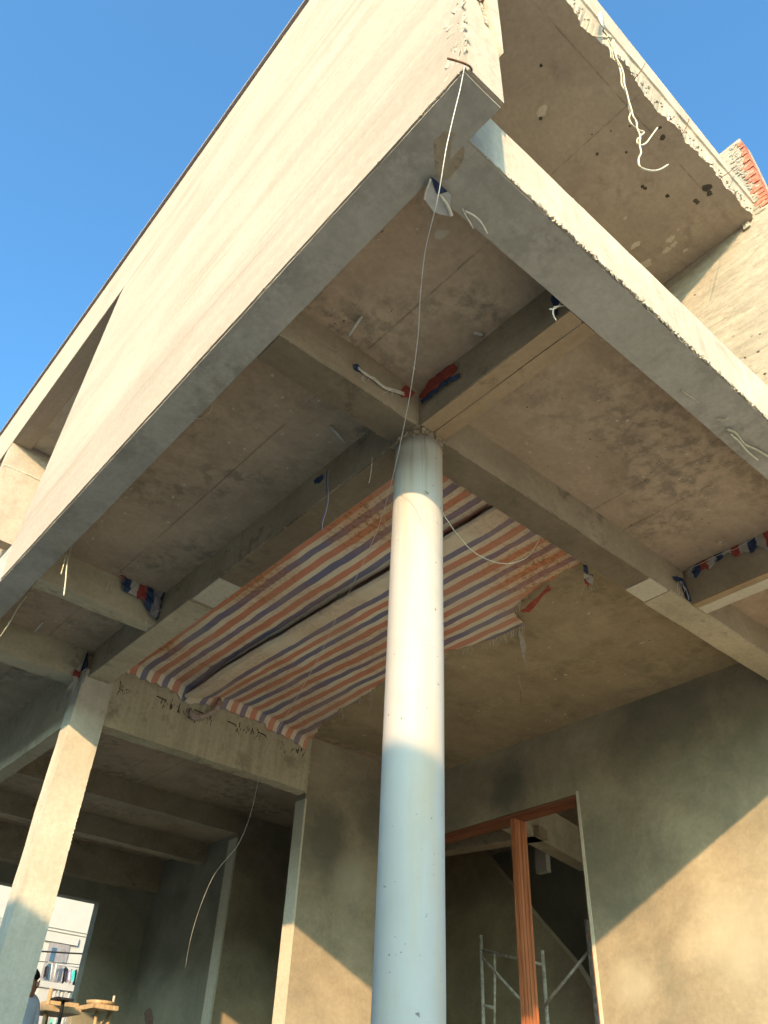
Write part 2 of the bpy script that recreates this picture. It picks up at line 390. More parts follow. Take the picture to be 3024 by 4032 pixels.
# ------------------------------------------------------------------ the setting
def sheet(name, x0, x1, y0, y1, z, mat):
    bm = bmesh.new()
    bm.faces.new([bm.verts.new(p) for p in ((x0, y0, z), (x1, y0, z), (x1, y1, z), (x0, y1, z))])
    return tag(finish(name, bm, mat), kind='structure')
sheet('ground', -900, 900, -900, 900, 0, 'ground')

XL, XN, YN, YF = -1.352, -1.128, -1.735, -1.538
ZB, ZT, ZC = 4.927, 5.342, 5.233
YFi, XLi = -1.26, -1.13
bx0, bx1, by0, by1 = -.105, .100, -.109, .113
XW, YW, ZP = 4.412, 4.704, 4.531
px0, px1, py0, py1 = -.154, .149, 4.499, 4.709
XU = 2.641
ZR = 8.36
house = empty('unfinished_house', (0, 0, 0), 'unfinished raw concrete house with a round white column under its jutting corner', 'house')
H = house

# --- floors
box('floor', (-1.2, -1.4, 0), (7.6, 11.2, .98), 'floor', H, amp=0)
# --- round corner column
bm = bmesh.new()
seg = 72; rings = []
zs = [.98 + i * (4.86 - .98) / 60 for i in range(61)]
for zz in zs:
    ring = []
    for k in range(seg):
        a = 2 * math.pi * k / seg
        r = .144 + .0022 * noise.noise(Vector((math.cos(a) * 1.2, math.sin(a) * 1.2, zz * 1.4)))
        ring.append(bm.verts.new((r * math.cos(a), r * math.sin(a), zz)))
    rings.append(ring)
for a, b in zip(rings, rings[1:]):
    for k in range(seg): bm.faces.new((a[k], a[(k + 1) % seg], b[(k + 1) % seg], b[k]))
bm.faces.new(rings[-1])
col = finish('column', bm, 'column', H, True); col['label'] = 'round white painted column'
bm = bmesh.new()                                   # rough concrete head where the column meets the beams
for k in range(110):
    a = 2 * math.pi * random.random()
    rr = random.choice((.008, .012, .018, .026))
    chip(bm, (math.cos(a) * (.142 - rr * .7), math.sin(a) * (.142 - rr * .7), 4.86 + .07 * random.random() + .02 * math.sin(a * 3)), rr, (1, 1, 1.3), k + .7)
bmesh.ops.create_cone(bm, cap_ends=True, segments=32, radius1=.125, radius2=.120, depth=.085, matrix=Matrix.Translation((0, 0, 4.888)))
graft(col, bm, 'beam')

# --- slab and soffits of the first floor
box('floor_slab', (XLi + .003, YFi + .003, ZC), (7.6, 11.2, ZT - .004), 'slab_soffit', H, amp=.003, step=.2)
box('bay_ceiling', (bx1, by1, ZC - .012), (XW, 4.54, ZC + .03), 'bay_soffit', H, amp=.003, step=.2)
# --- edge beams (their smooth undersides are the grey border of the soffit)
eb = box('front_edge_beam', (XL + .05, YF, ZB), (7.6, YFi, ZT), 'strip', H, amp=.004, step=.1)
eb['label'] = 'sunlit front edge beam with crumbling lower edge'
box('soffit_skim', (XN, YF + .012, ZB - .008), (7.6, YFi - .004, ZB + .02), 'smooth_soffit', eb, amp=.003)
bm = bmesh.new()
prism(bm, [at(1700 + x * .2712, 150 + y * .2712, 2, ZB - .011) for x, y in ((180, 1340), (250, 1365), (320, 1380), (380, 1440), (440, 1500), (470, 1580), (480, 1650), (455, 1760), (420, 1850), (330, 1950), (240, 2060), (150, 2050), (60, 2000), (45, 1850), (30, 1700), (20, 1560), (20, 1470), (100, 1440))], (0, 0, .004))
finish('peeled_patch', bm, 'beam', eb)
sb = box('side_edge_beam', (XL + .010, YN + .012, ZB - .010), (XLi, 7.4, ZT - .002), 'smooth_soffit', H, amp=.003, step=.12)
# crumbly mortar along the front beam's lower edge
bm = bmesh.new(); x = XN + .05
while x < 4.3:
    d = (x - XN)
    r = random.choice((.004, .005, .007, .009, .012, .015)) * (1 if x > -.7 else .5)
    chip(bm, (x, YF + random.uniform(-.003, .006), ZB + random.uniform(-.006, .008)), r, (1.3, .8, 1.2), x)
    if random.random() < .5:
        chip(bm, (x, YF + .001, ZB + random.uniform(.004, .035)), r * .7, (1, .5, 1), x + 3)
    x += random.uniform(.003, .012)
graft(eb, bm, 'mortar')
bm = bmesh.new(); x = XN + .3
while x < 3.5:
    chip(bm, (x, YF + .004, ZT - random.uniform(0, .012)), random.uniform(.003, .009), (1.6, .7, 1), x)
    x += random.uniform(.008, .05)
graft(eb, bm, 'mortar')

# --- beams under the slab
def beam(name, a, b, mat='beam', label=None, amp=.005):
    o = box(name, a, b, mat, H, amp=amp * 1.5, step=.055)
    if label: o['label'] = label
    return o
    return o
fb = beam('beam', (bx0, YFi + .006, ZB), (bx1, by0 - .002, ZC + .02), 'beam', 'concrete beam from the column to the front edge')
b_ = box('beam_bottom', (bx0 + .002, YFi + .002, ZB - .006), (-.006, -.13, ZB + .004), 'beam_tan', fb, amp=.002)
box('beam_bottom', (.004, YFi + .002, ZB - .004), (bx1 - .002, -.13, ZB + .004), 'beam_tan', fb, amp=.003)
xb = beam('beam', (XLi + .004, by0, ZB + .002), (XW, by1, ZC + .02), 'beam', 'long concrete beam crossing over the column')
box('bare_shaded_soffit', (XLi + .01, by0 + .006, ZB - .007), (-.12, by1 - .006, ZB + .006), 'bare', xb, amp=.003)  # bare underside; its dark brown also holds painted shade
box('bare_shaded_soffit', (.12, by0 + .006, ZB - .007), (2.22, by1 - .006, ZB + .006), 'bare', xb, amp=.003)
box('plaster_patch', (2.225, by0 + .004, ZB - .012), (2.465, by1 - .004, ZB + .004), 'patch', xb, amp=.001)
box('render_coat', (2.48, by0 - .006, ZB - .010), (XW, by1 + .008, ZB + .012), 'beam_pale', xb, amp=.004)
yb = beam('beam', (bx0, by1 + .002, ZB), (bx1, py0 + .02, ZC + .02), 'beam', 'concrete beam from the column back to the square post')
box('bare_shaded_soffit', (bx0 + .006, .15, ZB - .007), (bx1 - .006, 2.152, ZB + .006), 'bare', yb, amp=.003)  # bare concrete underside, with part of its shade in the colour
box('plaster_patch', (bx0 + .004, 2.157, ZB - .010), (bx1 - .004, 2.565, ZB + .004), 'patch', yb, amp=.001)
box('render_coat', (bx0 - .004, 2.62, ZB - .008), (bx1 + .004, py0, ZB + .006), 'beam_pale', yb, amp=.003)
beam('beam', (-.10, py1 - .004, ZP), (.041, 10.9, ZC + .02), 'beam_pale', 'deep beam running back behind the square post')
beam('beam', (XLi + .004, 3.19, ZB + .004), (bx0 - .002, 3.35, ZC + .02), 'beam_pale', 'narrow pale beam across the side bay')
beam('beam', (XLi + .004, 4.62, ZB + .004), (px0 - .002, 4.83, ZC + .02), 'beam_pale', 'pale beam from the square post to the side edge')
# tapering beam in the right bay
bm = bmesh.new()
prism(bm, [(2.76, by0 - .004, ZC + .02), (2.76, by0 - .004, ZB + .004), (2.76, YFi, ZB + .002), (2.76, YFi, ZC + .02)], (.20, 0, 0))
o = finish('beam', bm, 'beam', H); o['label'] = 'concrete beam in the right bay with tarpaulin remnants'
box('form_board', (2.764, YFi + .004, ZB - .012), (2.83, by0 - .012, ZB + .008), 'beam_tan', o, amp=.001)
box('form_board', (2.838, YFi + .004, ZB - .010), (2.958, by0 - .012, ZB + .008), 'patch', o, amp=.002)

def edge_chips(o, p0, p1, n, mat, rr=(.003, .005, .008), spread=.004):
    bm = bmesh.new(); p0 = Vector(p0); p1 = Vector(p1)
    for i in range(n):
        p = p0.lerp(p1, random.random()) + Vector([random.uniform(-spread, spread) for _ in range(3)])
        chip(bm, p, random.choice(rr), (1.3, 1.3, .9), i + p0.x * 31 + p0.y * 7)
    graft(o, bm, mat)
edge_chips(xb, (XLi, by0, ZB), (XW, by0, ZB), 190, 'beam'); edge_chips(xb, (XLi, by1, ZB), (XW, by1, ZB), 240, 'beam')
edge_chips(yb, (bx0, by1, ZB), (bx0, py0, ZB), 160, 'beam'); edge_chips(yb, (bx1, by1, ZB), (bx1, py0, ZB), 120, 'beam')
def spatter(o, x0, x1, y0, y1, z, n, mat, seed, rr=(.006, .010, .016)):
    rnd = random.Random(seed); bm = bmesh.new()
    for i in range(n):
        a = rnd.uniform(.6, 1.8)
        chip(bm, (rnd.uniform(x0, x1), rnd.uniform(y0, y1), z), rnd.choice(rr), (a, 1.6 / a, .14), i + seed)
    graft(o, bm, mat)
for o in list(H.children):
    if o.name.startswith('bay_ceiling'): spatter(o, .2, 4.3, .2, 4.4, ZC - .013, 130, 'patch', 5); spatter(o, .2, 4.3, .2, 4.4, ZC - .013, 60, 'mortar', 6, (.004, .007)); spatter(o, 1.9, 4.3, .2, 4.4, ZC - .012, 40, 'vent_dark', 8, (.005, .008))
    if o.name.startswith('floor_slab'): spatter(o, -1.1, 2.7, -1.2, -.15, ZC - .002, 46, 'patch', 15, (.004, .008, .012)); spatter(o, -1.1, -.15, .15, 4.5, ZC - .002, 60, 'patch', 16, (.004, .008, .012)); spatter(o, -1.1, 2.7, -1.2, -.15, ZC - .002, 50, 'vent_dark', 17, (.003, .006))
# --- square post
po = box('post', (px0, py0, .98), (px1, py1, 5.0), 'post', H, amp=.006, step=.07)
po['label'] = 'square plastered post half in sunlight'
bm = bmesh.new()                                    # ragged corners of the plaster
zz = 2.2
while zz < 4.5:
    lump(bm, (px1 - .001, py0 + .002, zz), random.uniform(.003, .008), 1, (1, 1, 2.5), zz); zz += random.uniform(.015, .05)
graft(po, bm, 'post')
pb = box('beam', (px1 - .01, 4.537, ZP), (2.54, YW - .005, ZC + .02), 'post_beam', H, amp=.008, step=.05)
pb['label'] = 'deep rough faced beam from the square post to the wall'
bm = bmesh.new()                                    # honeycomb pits and voids in the face of that beam
for i in range(230):
    x = .22 + 2.25 * random.random() ** 1.2
    cl = noise.noise(Vector((x * 3.2, 4, 0)))
    z = 4.93 + .07 * cl + random.gauss(0, .03)
    if cl < -.05 and x > .55: continue
    lump(bm, (x, 4.536, z), random.uniform(.003, .008), 1, (random.uniform(.4, 1.0), .35, random.uniform(1.5, 5)), i, .7)
graft(pb, bm, 'vent_dark')
for x in (.62, 1.05, 1.45, 1.83):
    tube_obj('tie_wire', [(x, 4.533, 4.985), (x + .10, 4.528, 4.975), (x + .105, 4.53, 4.955)], .005, 'dark_iron', pb)
bm = bmesh.new(); z = ZP                           # broken end of the beam
while z < 5.1:
    lump(bm, (2.545, 4.56 + random.uniform(-.01, .03), z), random.uniform(.014, .028), 1, (.8, 1, 1.2), z * 7); z += .03
graft(pb, bm, 'post_beam')

# --- ground-floor walls
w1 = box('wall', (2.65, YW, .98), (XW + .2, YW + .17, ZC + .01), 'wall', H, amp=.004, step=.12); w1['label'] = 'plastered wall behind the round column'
box('corner_bead', (2.642, YW - .006, .98), (2.665, YW + .176, ZP - .01), 'patch', w1, amp=.002)
# wall with the tall opening: built round the opening
OY0, OY1, OZ = 2.388, 4.62, 4.475
wb = bmesh.new()
rough_box(wb, (XW, -1.25, .98), (XW + .20, OY0, ZC + .01), .12, .003, 3)
rough_box(wb, (XW, OY0, OZ), (XW + .20, OY1, ZC + .01), .12, .0, 3)
rough_box(wb, (XW, OY1, .98), (XW + .20, YW - .002, ZC + .01), .12, .0, 3)
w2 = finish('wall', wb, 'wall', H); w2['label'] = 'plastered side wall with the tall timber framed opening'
box('plaster_edge', (XW - .006, OY0 - .030, .98), (XW + .012, OY0 + .003, OZ + .025), 'patch', w2, amp=.002)
box('plaster_edge', (XW - .006, OY0 + .003, OZ - .003), (XW + .012, OY1, OZ + .025), 'wall', w2, amp=.002)
fr = box('window_frame', (XW + .016, OY0 + .004, OZ - .048), (XW + .205, OY1 - .002, OZ - .004), 'wood_h', H, amp=.0, bev=.004)
fr['label'] = 'red brown timber frame of the tall opening'
mu = box('mullion', (XW + .012, 3.262, .98), (XW + .215, 3.318, OZ - .050), 'wood', fr, amp=0, bev=.004)
for k in range(3): box('moulding', (XW + .055 + k * .055, 3.255, .98), (XW + .068 + k * .055, 3.262, OZ - .052), 'wood', mu, amp=0, bev=.002)
box('jamb', (XW + .016, OY0 + .004, .98), (XW + .205, OY0 + .030, OZ - .050), 'wood', fr, amp=0, bev=.003)
box('jamb', (XW + .016, OY1 - .045, .98), (XW + .205, OY1 - .004, OZ - .050), 'wood', fr, amp=0, bev=.003)
# stair room beyond the opening
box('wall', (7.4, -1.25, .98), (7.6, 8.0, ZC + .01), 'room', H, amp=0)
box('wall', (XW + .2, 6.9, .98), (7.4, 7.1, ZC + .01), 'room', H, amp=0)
bm = bmesh.new()
pts = [at(1912, 3362, 0, 6.4), at(2119, 3622, 0, 6.4), at(2269, 3796, 0, 6.4), at(2330, 3900, 0, 6.4)]
prism(bm, [(6.4, 6.85, 5.2), (6.4, 5.80, 5.2)] + pts + [(6.4, pts[-1].y, .98), (6.4, 6.85, .98)], (.12, 0, 0))
o = finish('stair_wall', bm, 'wall', H); o['label'] = 'plastered wall with a slanted top under the stairs'
def plan_beam(a, b, th, z0, z1, mat):
    a = Vector((a[0], a[1], z0)); b = Vector((b[0], b[1], z0)); n = (b - a).cross(Vector((0, 0, 1))).normalized() * th
    e = (b - a).normalized() * .35
    a = a - e; b = b + e
    bm = bmesh.new(); prism(bm, [a, b, b + n, a + n], (0, 0, z1 - z0)); return finish('stair_beam', bm, mat, H)
p, q = at(2095, 3289, 2, 4.5), at(2288, 3395, 2, 4.5)
plan_beam(q, p, .2, 4.5, 4.95, 'beam_pale')
p, q = at(1768, 3347, 2, 4.5), at(2020, 3306, 2, 4.5)
plan_beam(q, p, .22, 4.5, 4.62, 'beam')
p, q = at(2105, 3345, 0, 5.9), at(2153, 3430, 0, 5.9)
box('pipe_boxing', (5.9, min(p.y, q.y), q.z), (5.98, max(p.y, q.y), 4.6), 'smooth_soffit', H, amp=0)
# hall behind the square post
w3 = box('wall', (3.58, 7.66, .98), (XW + .2, 7.85, ZC + .01), 'wall', H, amp=.004); w3['label'] = 'partition wall end deep in the hall'
box('corner_bead', (3.572, 7.654, .98), (3.60, 7.86, 4.9), 'patch', w3, amp=.002)
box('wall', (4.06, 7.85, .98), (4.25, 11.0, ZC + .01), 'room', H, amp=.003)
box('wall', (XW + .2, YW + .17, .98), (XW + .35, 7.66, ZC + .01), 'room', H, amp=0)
fw = bmesh.new()
for a, b in (((-.1, 11.0, .98), (.75, 11.2, ZC)), ((1.92, 11.0, .98), (2.18, 11.2, ZC)), ((3.19, 11.0, .98), (4.3, 11.2, ZC)),
             ((.75, 11.0, 4.47), (1.92, 11.2, ZC)), ((2.18, 11.0, 4.47), (3.19, 11.2, ZC)), ((.75, 11.0, .98), (1.92, 11.2, 1.9)), ((2.18, 11.0, .98), (3.19, 11.2, 1.9))):
    rough_box(fw, a, b, 9, 0)
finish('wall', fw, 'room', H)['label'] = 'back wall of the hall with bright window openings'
for y0, z0 in ((7.66, 4.95), (9.35, 4.95)):
    box('hall_beam', (.045, y0 - .01, z0), (3.57 if y0 < 8 else 4.055, y0 + .2, ZC + .01), 'beam', H, amp=.004)
box('hall_beam', (.045, 10.78, 4.74), (4.055, 10.99, ZC + .01), 'beam', H, amp=.003)

# --- side facade: tall wall over the edge beam, with the slanted end and the band over it
bm = bmesh.new()
def facade_poly(yz, x, th=.224): prism(bm, [(x, y, z) for y, z in yz], (th, 0, 0))
yz = [(YN, ZB)]
for i in range(1, 160): yz.append((YN + (3.41 - YN) * i / 160, ZB + .006 * noise.noise(Vector((i * .09, 0, 0))) + .004 * noise.noise(Vector((i * .45, 3, 0)))))
yz += [(3.41, ZB - .0), (3.46, 5.295), (3.363, 6.042), (3.129, 8.307), (3.092, 8.365), (6.022, 8.225), (10.2, 8.05), (10.2, 9.34), (3.0, 9.45), (YN, 9.50)]
facade_poly(yz, XL)
fa = finish('side_facade', bm, 'fascia', H); fa['label'] = 'tall sunlit cream plastered side wall with slanted end'
bm = bmesh.new()
prism(bm, [(XL - .03, YN - .02, 9.50), (XL - .03, 10.2, 9.335), (XL - .03, 10.2, 9.375), (XL - .03, YN - .02, 9.555)], (.28, 0, 0))
finish('coping', bm, 'frame_grey', fa)
bm = bmesh.new(); prism(bm, [(XL - .006, 3.10, 8.372), (XL - .006, 6.03, 8.232), (XL - .006, 6.03, 8.250), (XL - .006, 3.08, 8.388)], (.05, 0, 0))
finish('drip_bead', bm, 'patch', fa)
bm = bmesh.new()
for i in range(260):
    y = YN + 5.1 * random.random() ** 1.5
    chip(bm, (XL + random.uniform(.0, .006), y, ZB + random.uniform(-.003, .006)), random.choice((.003, .004, .006)), (.7, 2.2, .8), i + .3)
graft(fa, bm, 'fascia')
# raw end of that wall at the corner: a sharp smooth lower block, torn plaster, bricks showing
bm = bmesh.new()
prism(bm, [(XL + .02, YN - .008, ZB + .004), (XN + .002, YN - .008, ZB + .004), (XN + .001, YN - .008, 5.46), (-1.16, YN - .008, 5.58),
           (-1.22, YN - .008, 5.72), (-1.30, YN - .008, 5.90), (XL + .03, YN - .008, 5.93)], (0, .02, 0))
finish('end_block', bm, 'fascia_end', fa)
bm = bmesh.new()
out = [(XN + .012, 5.40), (XN + .014, 5.62), (XN + .012, 8.35), (XL - .004, 8.35), (XL - .004, 6.10), (-1.30, 6.00), (-1.27, 6.03), (-1.235, 5.93), (-1.20, 5.80), (-1.17, 5.66), (-1.145, 5.52), (-1.135, 5.44)]
prism(bm, [(x, YN - .028, z) for x, z in out], (0, .03, 0))
finish('end_render', bm, 'fascia_end', fa)
bm = bmesh.new()
for i in range(210):                                # torn plaster scabs round the broken corner
    t = random.random(); z = 4.96 + 1.15 * t
    s = random.choice((.005, .008, .011, .016, .024))
    w_ = .10 + .05 * noise.noise(Vector((z * 6, 1, 0)))
    chip(bm, (XL + random.uniform(.000, .010), YN + random.uniform(-.016, w_), z), s, (.34, 1.1, 1.7), i + .5)
for i in range(26):
    lump(bm, (XL + .02 + i * .0055, YN - .014, 5.93 + .10 * math.sin(i * .13 + .3) - max(0, i - 9) * .018 + random.uniform(-.01, .01)), random.uniform(.006, .016), 1, (1, .5, 1.3), i, .9)
graft(fa, bm, 'mortar')
box('exposed_brick', (-1.285, YN - .026, 5.84), (-1.195, YN - .006, 5.885), 'brick', fa, amp=.003, step=.02)
bm = bmesh.new()
for i in range(30):
    z = 5.7 + random.random() * 2.2; x = -1.22 + .03 * noise.noise(Vector((z * 2, 0, 0))) + random.uniform(-.03, .03)
    lump(bm, (x, YN - .029, z), random.uniform(.006, .016), 1, (.5, .35, 2.2), i)
graft(fa, bm, 'beam')
# recess behind the slanted end: soffit and cross wall
box('recess_soffit', (XL + .226, 2.6, 8.28), (2.0, 6.3, 8.36), 'smooth_soffit', H, amp=.002)
rw = box('recess_wall', (XL + .004, 6.03, 6.87), (2.0, 6.2, 8.27), 'fascia', H, amp=.003); rw['label'] = 'sunlit cross wall seen through the triangular gap'
bm = bmesh.new()
for i in range(60):
    x = XL + .02 + i * .012
    lump(bm, (x, 6.028, 7.86 + .03 * noise.noise(Vector((x * 5, 0, 0))) + (i * .0006)), random.uniform(.008, .016), 1, (1.3, .3, 1), i)
graft(rw, bm, 'mortar')
box('recess_wall', (XL + .02, 6.6, 5.34), (2.0, 6.8, 8.3), 'smooth_soffit', H, amp=0)
box('recess_wall', (1.9, 2.4, 5.34), (2.05, 6.6, 8.36), 'smooth_soffit', H, amp=0)

# --- upper roof slab over the open balcony
bm = bmesh.new()
nx = 220; xs = [XN + .002 + (2.638 - XN) * i / nx for i in range(nx + 1)]
def ytop(x): return -1.668 + .022 * (x + 1.1) / 3.7
bot, bot2 = [], []
v_s = []
rows = []
ys = [ytop(0) + .04, -1.2, -.6, 0, .8, 1.8, 3.0]
for x in xs:
    e = .030 + .055 * noise.noise(Vector((x * 2.3, 1, 0))) + .022 * noise.noise(Vector((x * 8, 2, 0))) + .014 * noise.noise(Vector((x * 26, 2, 0))) + .006 * noise.noise(Vector((x * 60, 2, 0)))
    rows.append([bm.verts.new((x, ytop(x) + .012 + e, ZR))] + [bm.verts.new((x, y, ZR)) for y in ys[1:]])
for a, b in zip(rows, rows[1:]):
    for k in range(len(ys) - 1): bm.faces.new((a[k], b[k], b[k + 1], a[k + 1]))
# rough lower band, then smooth upper band
def ztop(x): return 9.13 - .166 * (x - 0)
lower, step, upper, back = [], [], [], []
for i, x in enumerate(xs):
    e = .006 * noise.noise(Vector((x * 7, 9, 0)))
    step.append(bm.verts.new((x, ytop(x) + e, ZR + .19 + .02 * noise.noise(Vector((x * 4, 3, 0))))))
    lower.append(bm.verts.new((x, ytop(x) - .016, ZR + .20 + .02 * noise.noise(Vector((x * 4, 3, 0))))))
    upper.append(bm.verts.new((x, ytop(x) - .018, ztop(x))))
    back.append(bm.verts.new((x, 3.0, ztop(x) + .02)))
for i in range(nx):
    bm.faces.new((rows[i][0], step[i], step[i + 1], rows[i + 1][0])); bm.faces.new((step[i], lower[i], lower[i + 1], step[i + 1]))
    bm.faces.new((lower[i], upper[i], upper[i + 1], lower[i + 1])); bm.faces.new((upper[i], back[i], back[i + 1], upper[i + 1]))
    bm.faces.new((back[i], rows[i][-1], rows[i + 1][-1], back[i + 1]))
ro = finish('roof_slab', bm, 'roof_soffit', H); ro['label'] = 'upper roof slab with stained soffit and torn sunlit edge'
ro.data.materials.append(M['fascia_end'])
for p in ro.data.polygons:
    if p.center.y < -1.55 and p.center.z > ZR + .01 and abs(p.normal.z) < .95: p.material_index = 1
for p in ro.data.polygons:
    if p.center.y < -1.6 and p.center.z > ZR + .03: p.material_index = 1
bm = bmesh.new()
for i in range(150):
    x = random.uniform(XN + .02, 2.55)
    chip(bm, (x, ytop(x) + random.uniform(0, .04), ZR + random.uniform(-.006, .012)), random.uniform(.004, .013), (1.6, 1, .5), i)
graft(ro, bm, 'mortar')
bm = bmesh.new()
for (u, v, r) in ((2598, 503, .016), (2608, 541, .026), (2784, 740, .038), (2793, 760, .026), (2738, 790, .020), (2747, 796, .018), (2628, 771, .018), (2530, 735, .018), (2540, 742, .016),
                  (2352, 606, .014), (2466, 600, .012), (2131, 258, .014), (2331, 529, .008), (2405, 516, .007), (2128, 466, .016), (2480, 497, .010)):
    p = at(u, v, 2, ZR); lump(bm, p, r, 2, (1, 1, .12), u, .8)
graft(ro, bm, 'vent_dark')
bm = bmesh.new()
for (u, v, r) in ((2132, 438, .045), (2500, 965, .04), (2640, 940, .035), (2625, 985, .035), (2655, 960, .03), (2700, 985, .02), (2540, 1040, .05), (2460, 860, .015), (2670, 905, .012)):
    p = at(u, v, 2, ZR); lump(bm, p, r, 2, (.8, 1.2, .05), u, .9)
graft(ro, bm, 'patch')

# --- upper side wall with brick parapet
bm = bmesh.new()
rough_box(bm, (XU, -1.775, ZT + .003), (XU + .22, 3.0, 9.600), .10, .004, 11)
uw = finish('parapet_wall', bm, 'upper_wall', H); uw['label'] = 'sunlit upper side wall with bare red bricks at its end'
bm = bmesh.new(); z = 8.42; k = 0
while z < 9.5:
    w = .05 + .055 * (.5 + .5 * math.sin(k * 1.9)) * (1.2 - (z - 8.4) * .5)
    if z > 9.2: w *= .5
    rough_box(bm, (XU - .011 + .003 * math.sin(k * 3), -1.782, z), (XU + .10, -1.775 + w, z + .046), .03, .004, k)
    z += .062; k += 1
graft(uw, bm, 'brick')
bm = bmesh.new()
for i in range(110):
    z = random.uniform(8.35, 9.55); lump(bm, (XU - .004, -1.74 + .09 * random.random() + .02 * math.sin(z * 9), z), random.uniform(.008, .03), 1, (.25, 1.3, .8), i, 1.1)
graft(uw, bm, 'upper_wall')
bm = bmesh.new()
rough_box(bm, (XU - .02, -1.56, ZR - .07), (XU + .02, -1.50, ZR + .02), .02, .008, 3)
graft(uw, bm, 'mortar')

# --- exposed conduit stubs and rods, all cast into the concrete
def rod(u1, v1, u2, v2, ax, val, r, mat, name, dz=-.05):
    p = at(u1, v1, ax, val); q = at(u2, v2, ax, val); q = q + Vector((0, 0, dz))
    return tube_obj(name, [p, (p + q) / 2, q], r, mat, H, 0)
rod(1424, 1245, 1376, 1298, 2, ZC - .01, .009, 'pvc', 'conduit_stub')
rod(1906, 1320, 1868, 1288, 2, ZC - .01, .009, 'pvc', 'conduit_stub')
rod(1300, 1678, 1360, 1720, 2, ZC - .01, .010, 'pvc', 'conduit_stub')
rod(168, 2450, 140, 2472, 2, ZC - .01, .010, 'pvc', 'conduit_stub')
rod(487, 3435, 470, 3472, 2, ZC - .01, .014, 'pvc', 'conduit_stub')
for (u, v, u2, v2) in ((2510, 297, 2540, 250), (2692, 520, 2713, 470), (2846, 695, 2900, 653)):
    p = at(u, v, 1, -1.69); q = p + Vector((.02, -.05, .16))
    d = at(u2, v2, 1, -1.72)
    tube_obj('rebar', [p + Vector((0, .03, -.01)), p, (p + d) / 2 + Vector((.004, 0, -.004)), d], .0035, 'rust', H, 0)
tube_obj('rebar', [at(1762, 230, 1, YN - .02), at(1815, 245, 1, YN - .05), at(1850, 262, 1, YN - .05), at(1858, 278, 1, YN - .02)], .0045, 'rust', H, 3)

# ------------------------------------------------------------------ striped tarpaulin under the slab
def interp(pts, t):
    for (a, b), (c, d) in zip(pts, pts[1:]):
        if t <= c: return b + (d - b) * (t - a) / max(1e-6, c - a)
    return pts[-1][1]
edge = [(0.0, 2.02), (.32, 2.026), (.62, 2.044), (.85, 2.064), (1.0, 2.10), (1.06, 2.12), (1.19, 2.20), (1.25, 2.40), (1.64, 2.41), (1.83, 2.35), (2.08, 2.29), (2.9, 2.23), (3.34, 2.334), (3.82, 2.322), (4.18, 2.379), (4.6, 2.50)]
def tarp_sheet(bm, x0f, x1f, zf, uoff, flap, band=0, ny=200, nxs=46, nf=6):
    uvl = bm.loops.layers.uv.verify(); rows = []; uvs = []
    def U(t): return .193 + .045 * t / .17 if t < .17 else .24 + (t - .17)
    for j in range(ny + 1):
        y = .02 + (4.455 - .02) * j / ny
        x0, x1 = x0f(y), x1f(y); row = []; uv = []
        for i in range(nxs + 1):
            x = x0 + (x1 - x0) * i / nxs
            rag = 0
            if i == nxs and x1 > 1.5: x += .05 * noise.noise(Vector((y * 9, 0, 0))) + .03 * noise.noise(Vector((y * 33, 0, 0))) + .02 * noise.noise(Vector((y * 70, 3, 0)))
            row.append(bm.verts.new((x, y, zf(x, y)))); uv.append(((x + uoff) if not band else U(x - x0), y))
        rows.append(row); uvs.append(uv)
    ul = [q[0] for q in uvs[-1]]
    for j in range(1, nf + 1):
        row = []; uv = []
        for i in range(nxs + 1):
            v = rows[ny][i].co; L = flap(v.x); t = j / nf
            zig = .012 * math.sin(v.x * 2 * math.pi / .12) * (t == 1)
            yy = min(4.527, 4.455 + .07 * math.sin(t * 1.57)) + .004 * noise.noise(Vector((v.x * 9, t, 0)))
            row.append(bm.verts.new((v.x + .10 * L * t, yy, v.z - L * t - zig))); uv.append((ul[i], 4.45 + L * t))
        rows.append(row); uvs.append(uv)
    for j in range(len(rows) - 1):
        for i in range(nxs):
            f = bm.faces.new((rows[j][i], rows[j][i + 1], rows[j + 1][i + 1], rows[j + 1][i]))
            for l, (a, b) in zip(f.loops, ((j, i), (j, i + 1), (j + 1, i + 1), (j + 1, i))): l[uvl].uv = uvs[a][b]
bm = bmesh.new()
def w(x, y): return .016 * noise.noise(Vector((x * 3, y * 1.1, 0))) + .009 * noise.noise(Vector((x * 9, y * 2, 3))) + .004 * noise.noise(Vector((x * 22, y * 3, 3))) + .010 * noise.noise(Vector((x * 2, y * 5, 8))) + .006 * abs(noise.noise(Vector((x * 5 + y * 3, y * 6 - x * 2, 5))))
def z_left(x, y):
    z = 5.185 + w(x, y); k = max(0, (x - .80) / .2); return z + .03 * k - (.0 if y < 4 else .10 * k * (y - 4) / .45)
def foldx(y): return interp([(0, 1.03), (1.45, 1.0), (4.3, .93), (4.6, .90)], y)
def z_right(x, y):
    k = max(0, 1 - (x - foldx(y)) / .45); drop = .022 + .055 * (y / 4.45) + (.05 * max(0, (y - 3.9) / .55))
    far = .10 * max(0, (x - 1.75) / .7) * max(0, (y - 3.2) / 1.2)
    return 5.180 + w(x, y) - drop * k * k * (3 - 2 * k) - far
def flap_l(x): return .085 + .05 * max(0, (x - .75) / .2)
def flap_r(x): return .07 + .035 * math.sin(x * 5) + (.05 if x > 1.9 else 0)
tarp_sheet(bm, lambda y: .07, lambda y: foldx(y) + .03, z_left, -.185 + .035, flap_l, nxs=30)
tarp_sheet(bm, lambda y: foldx(y), lambda y: interp(edge, y), z_right, 0, flap_r, 1, nxs=60)
me = bpy.data.meshes.new('tarpaulin'); bm.to_mesh(me); bm.free(); me.materials.append(M['tarp'])
tarp = bpy.data.objects.new('tarpaulin', me); COL.objects.link(tarp)
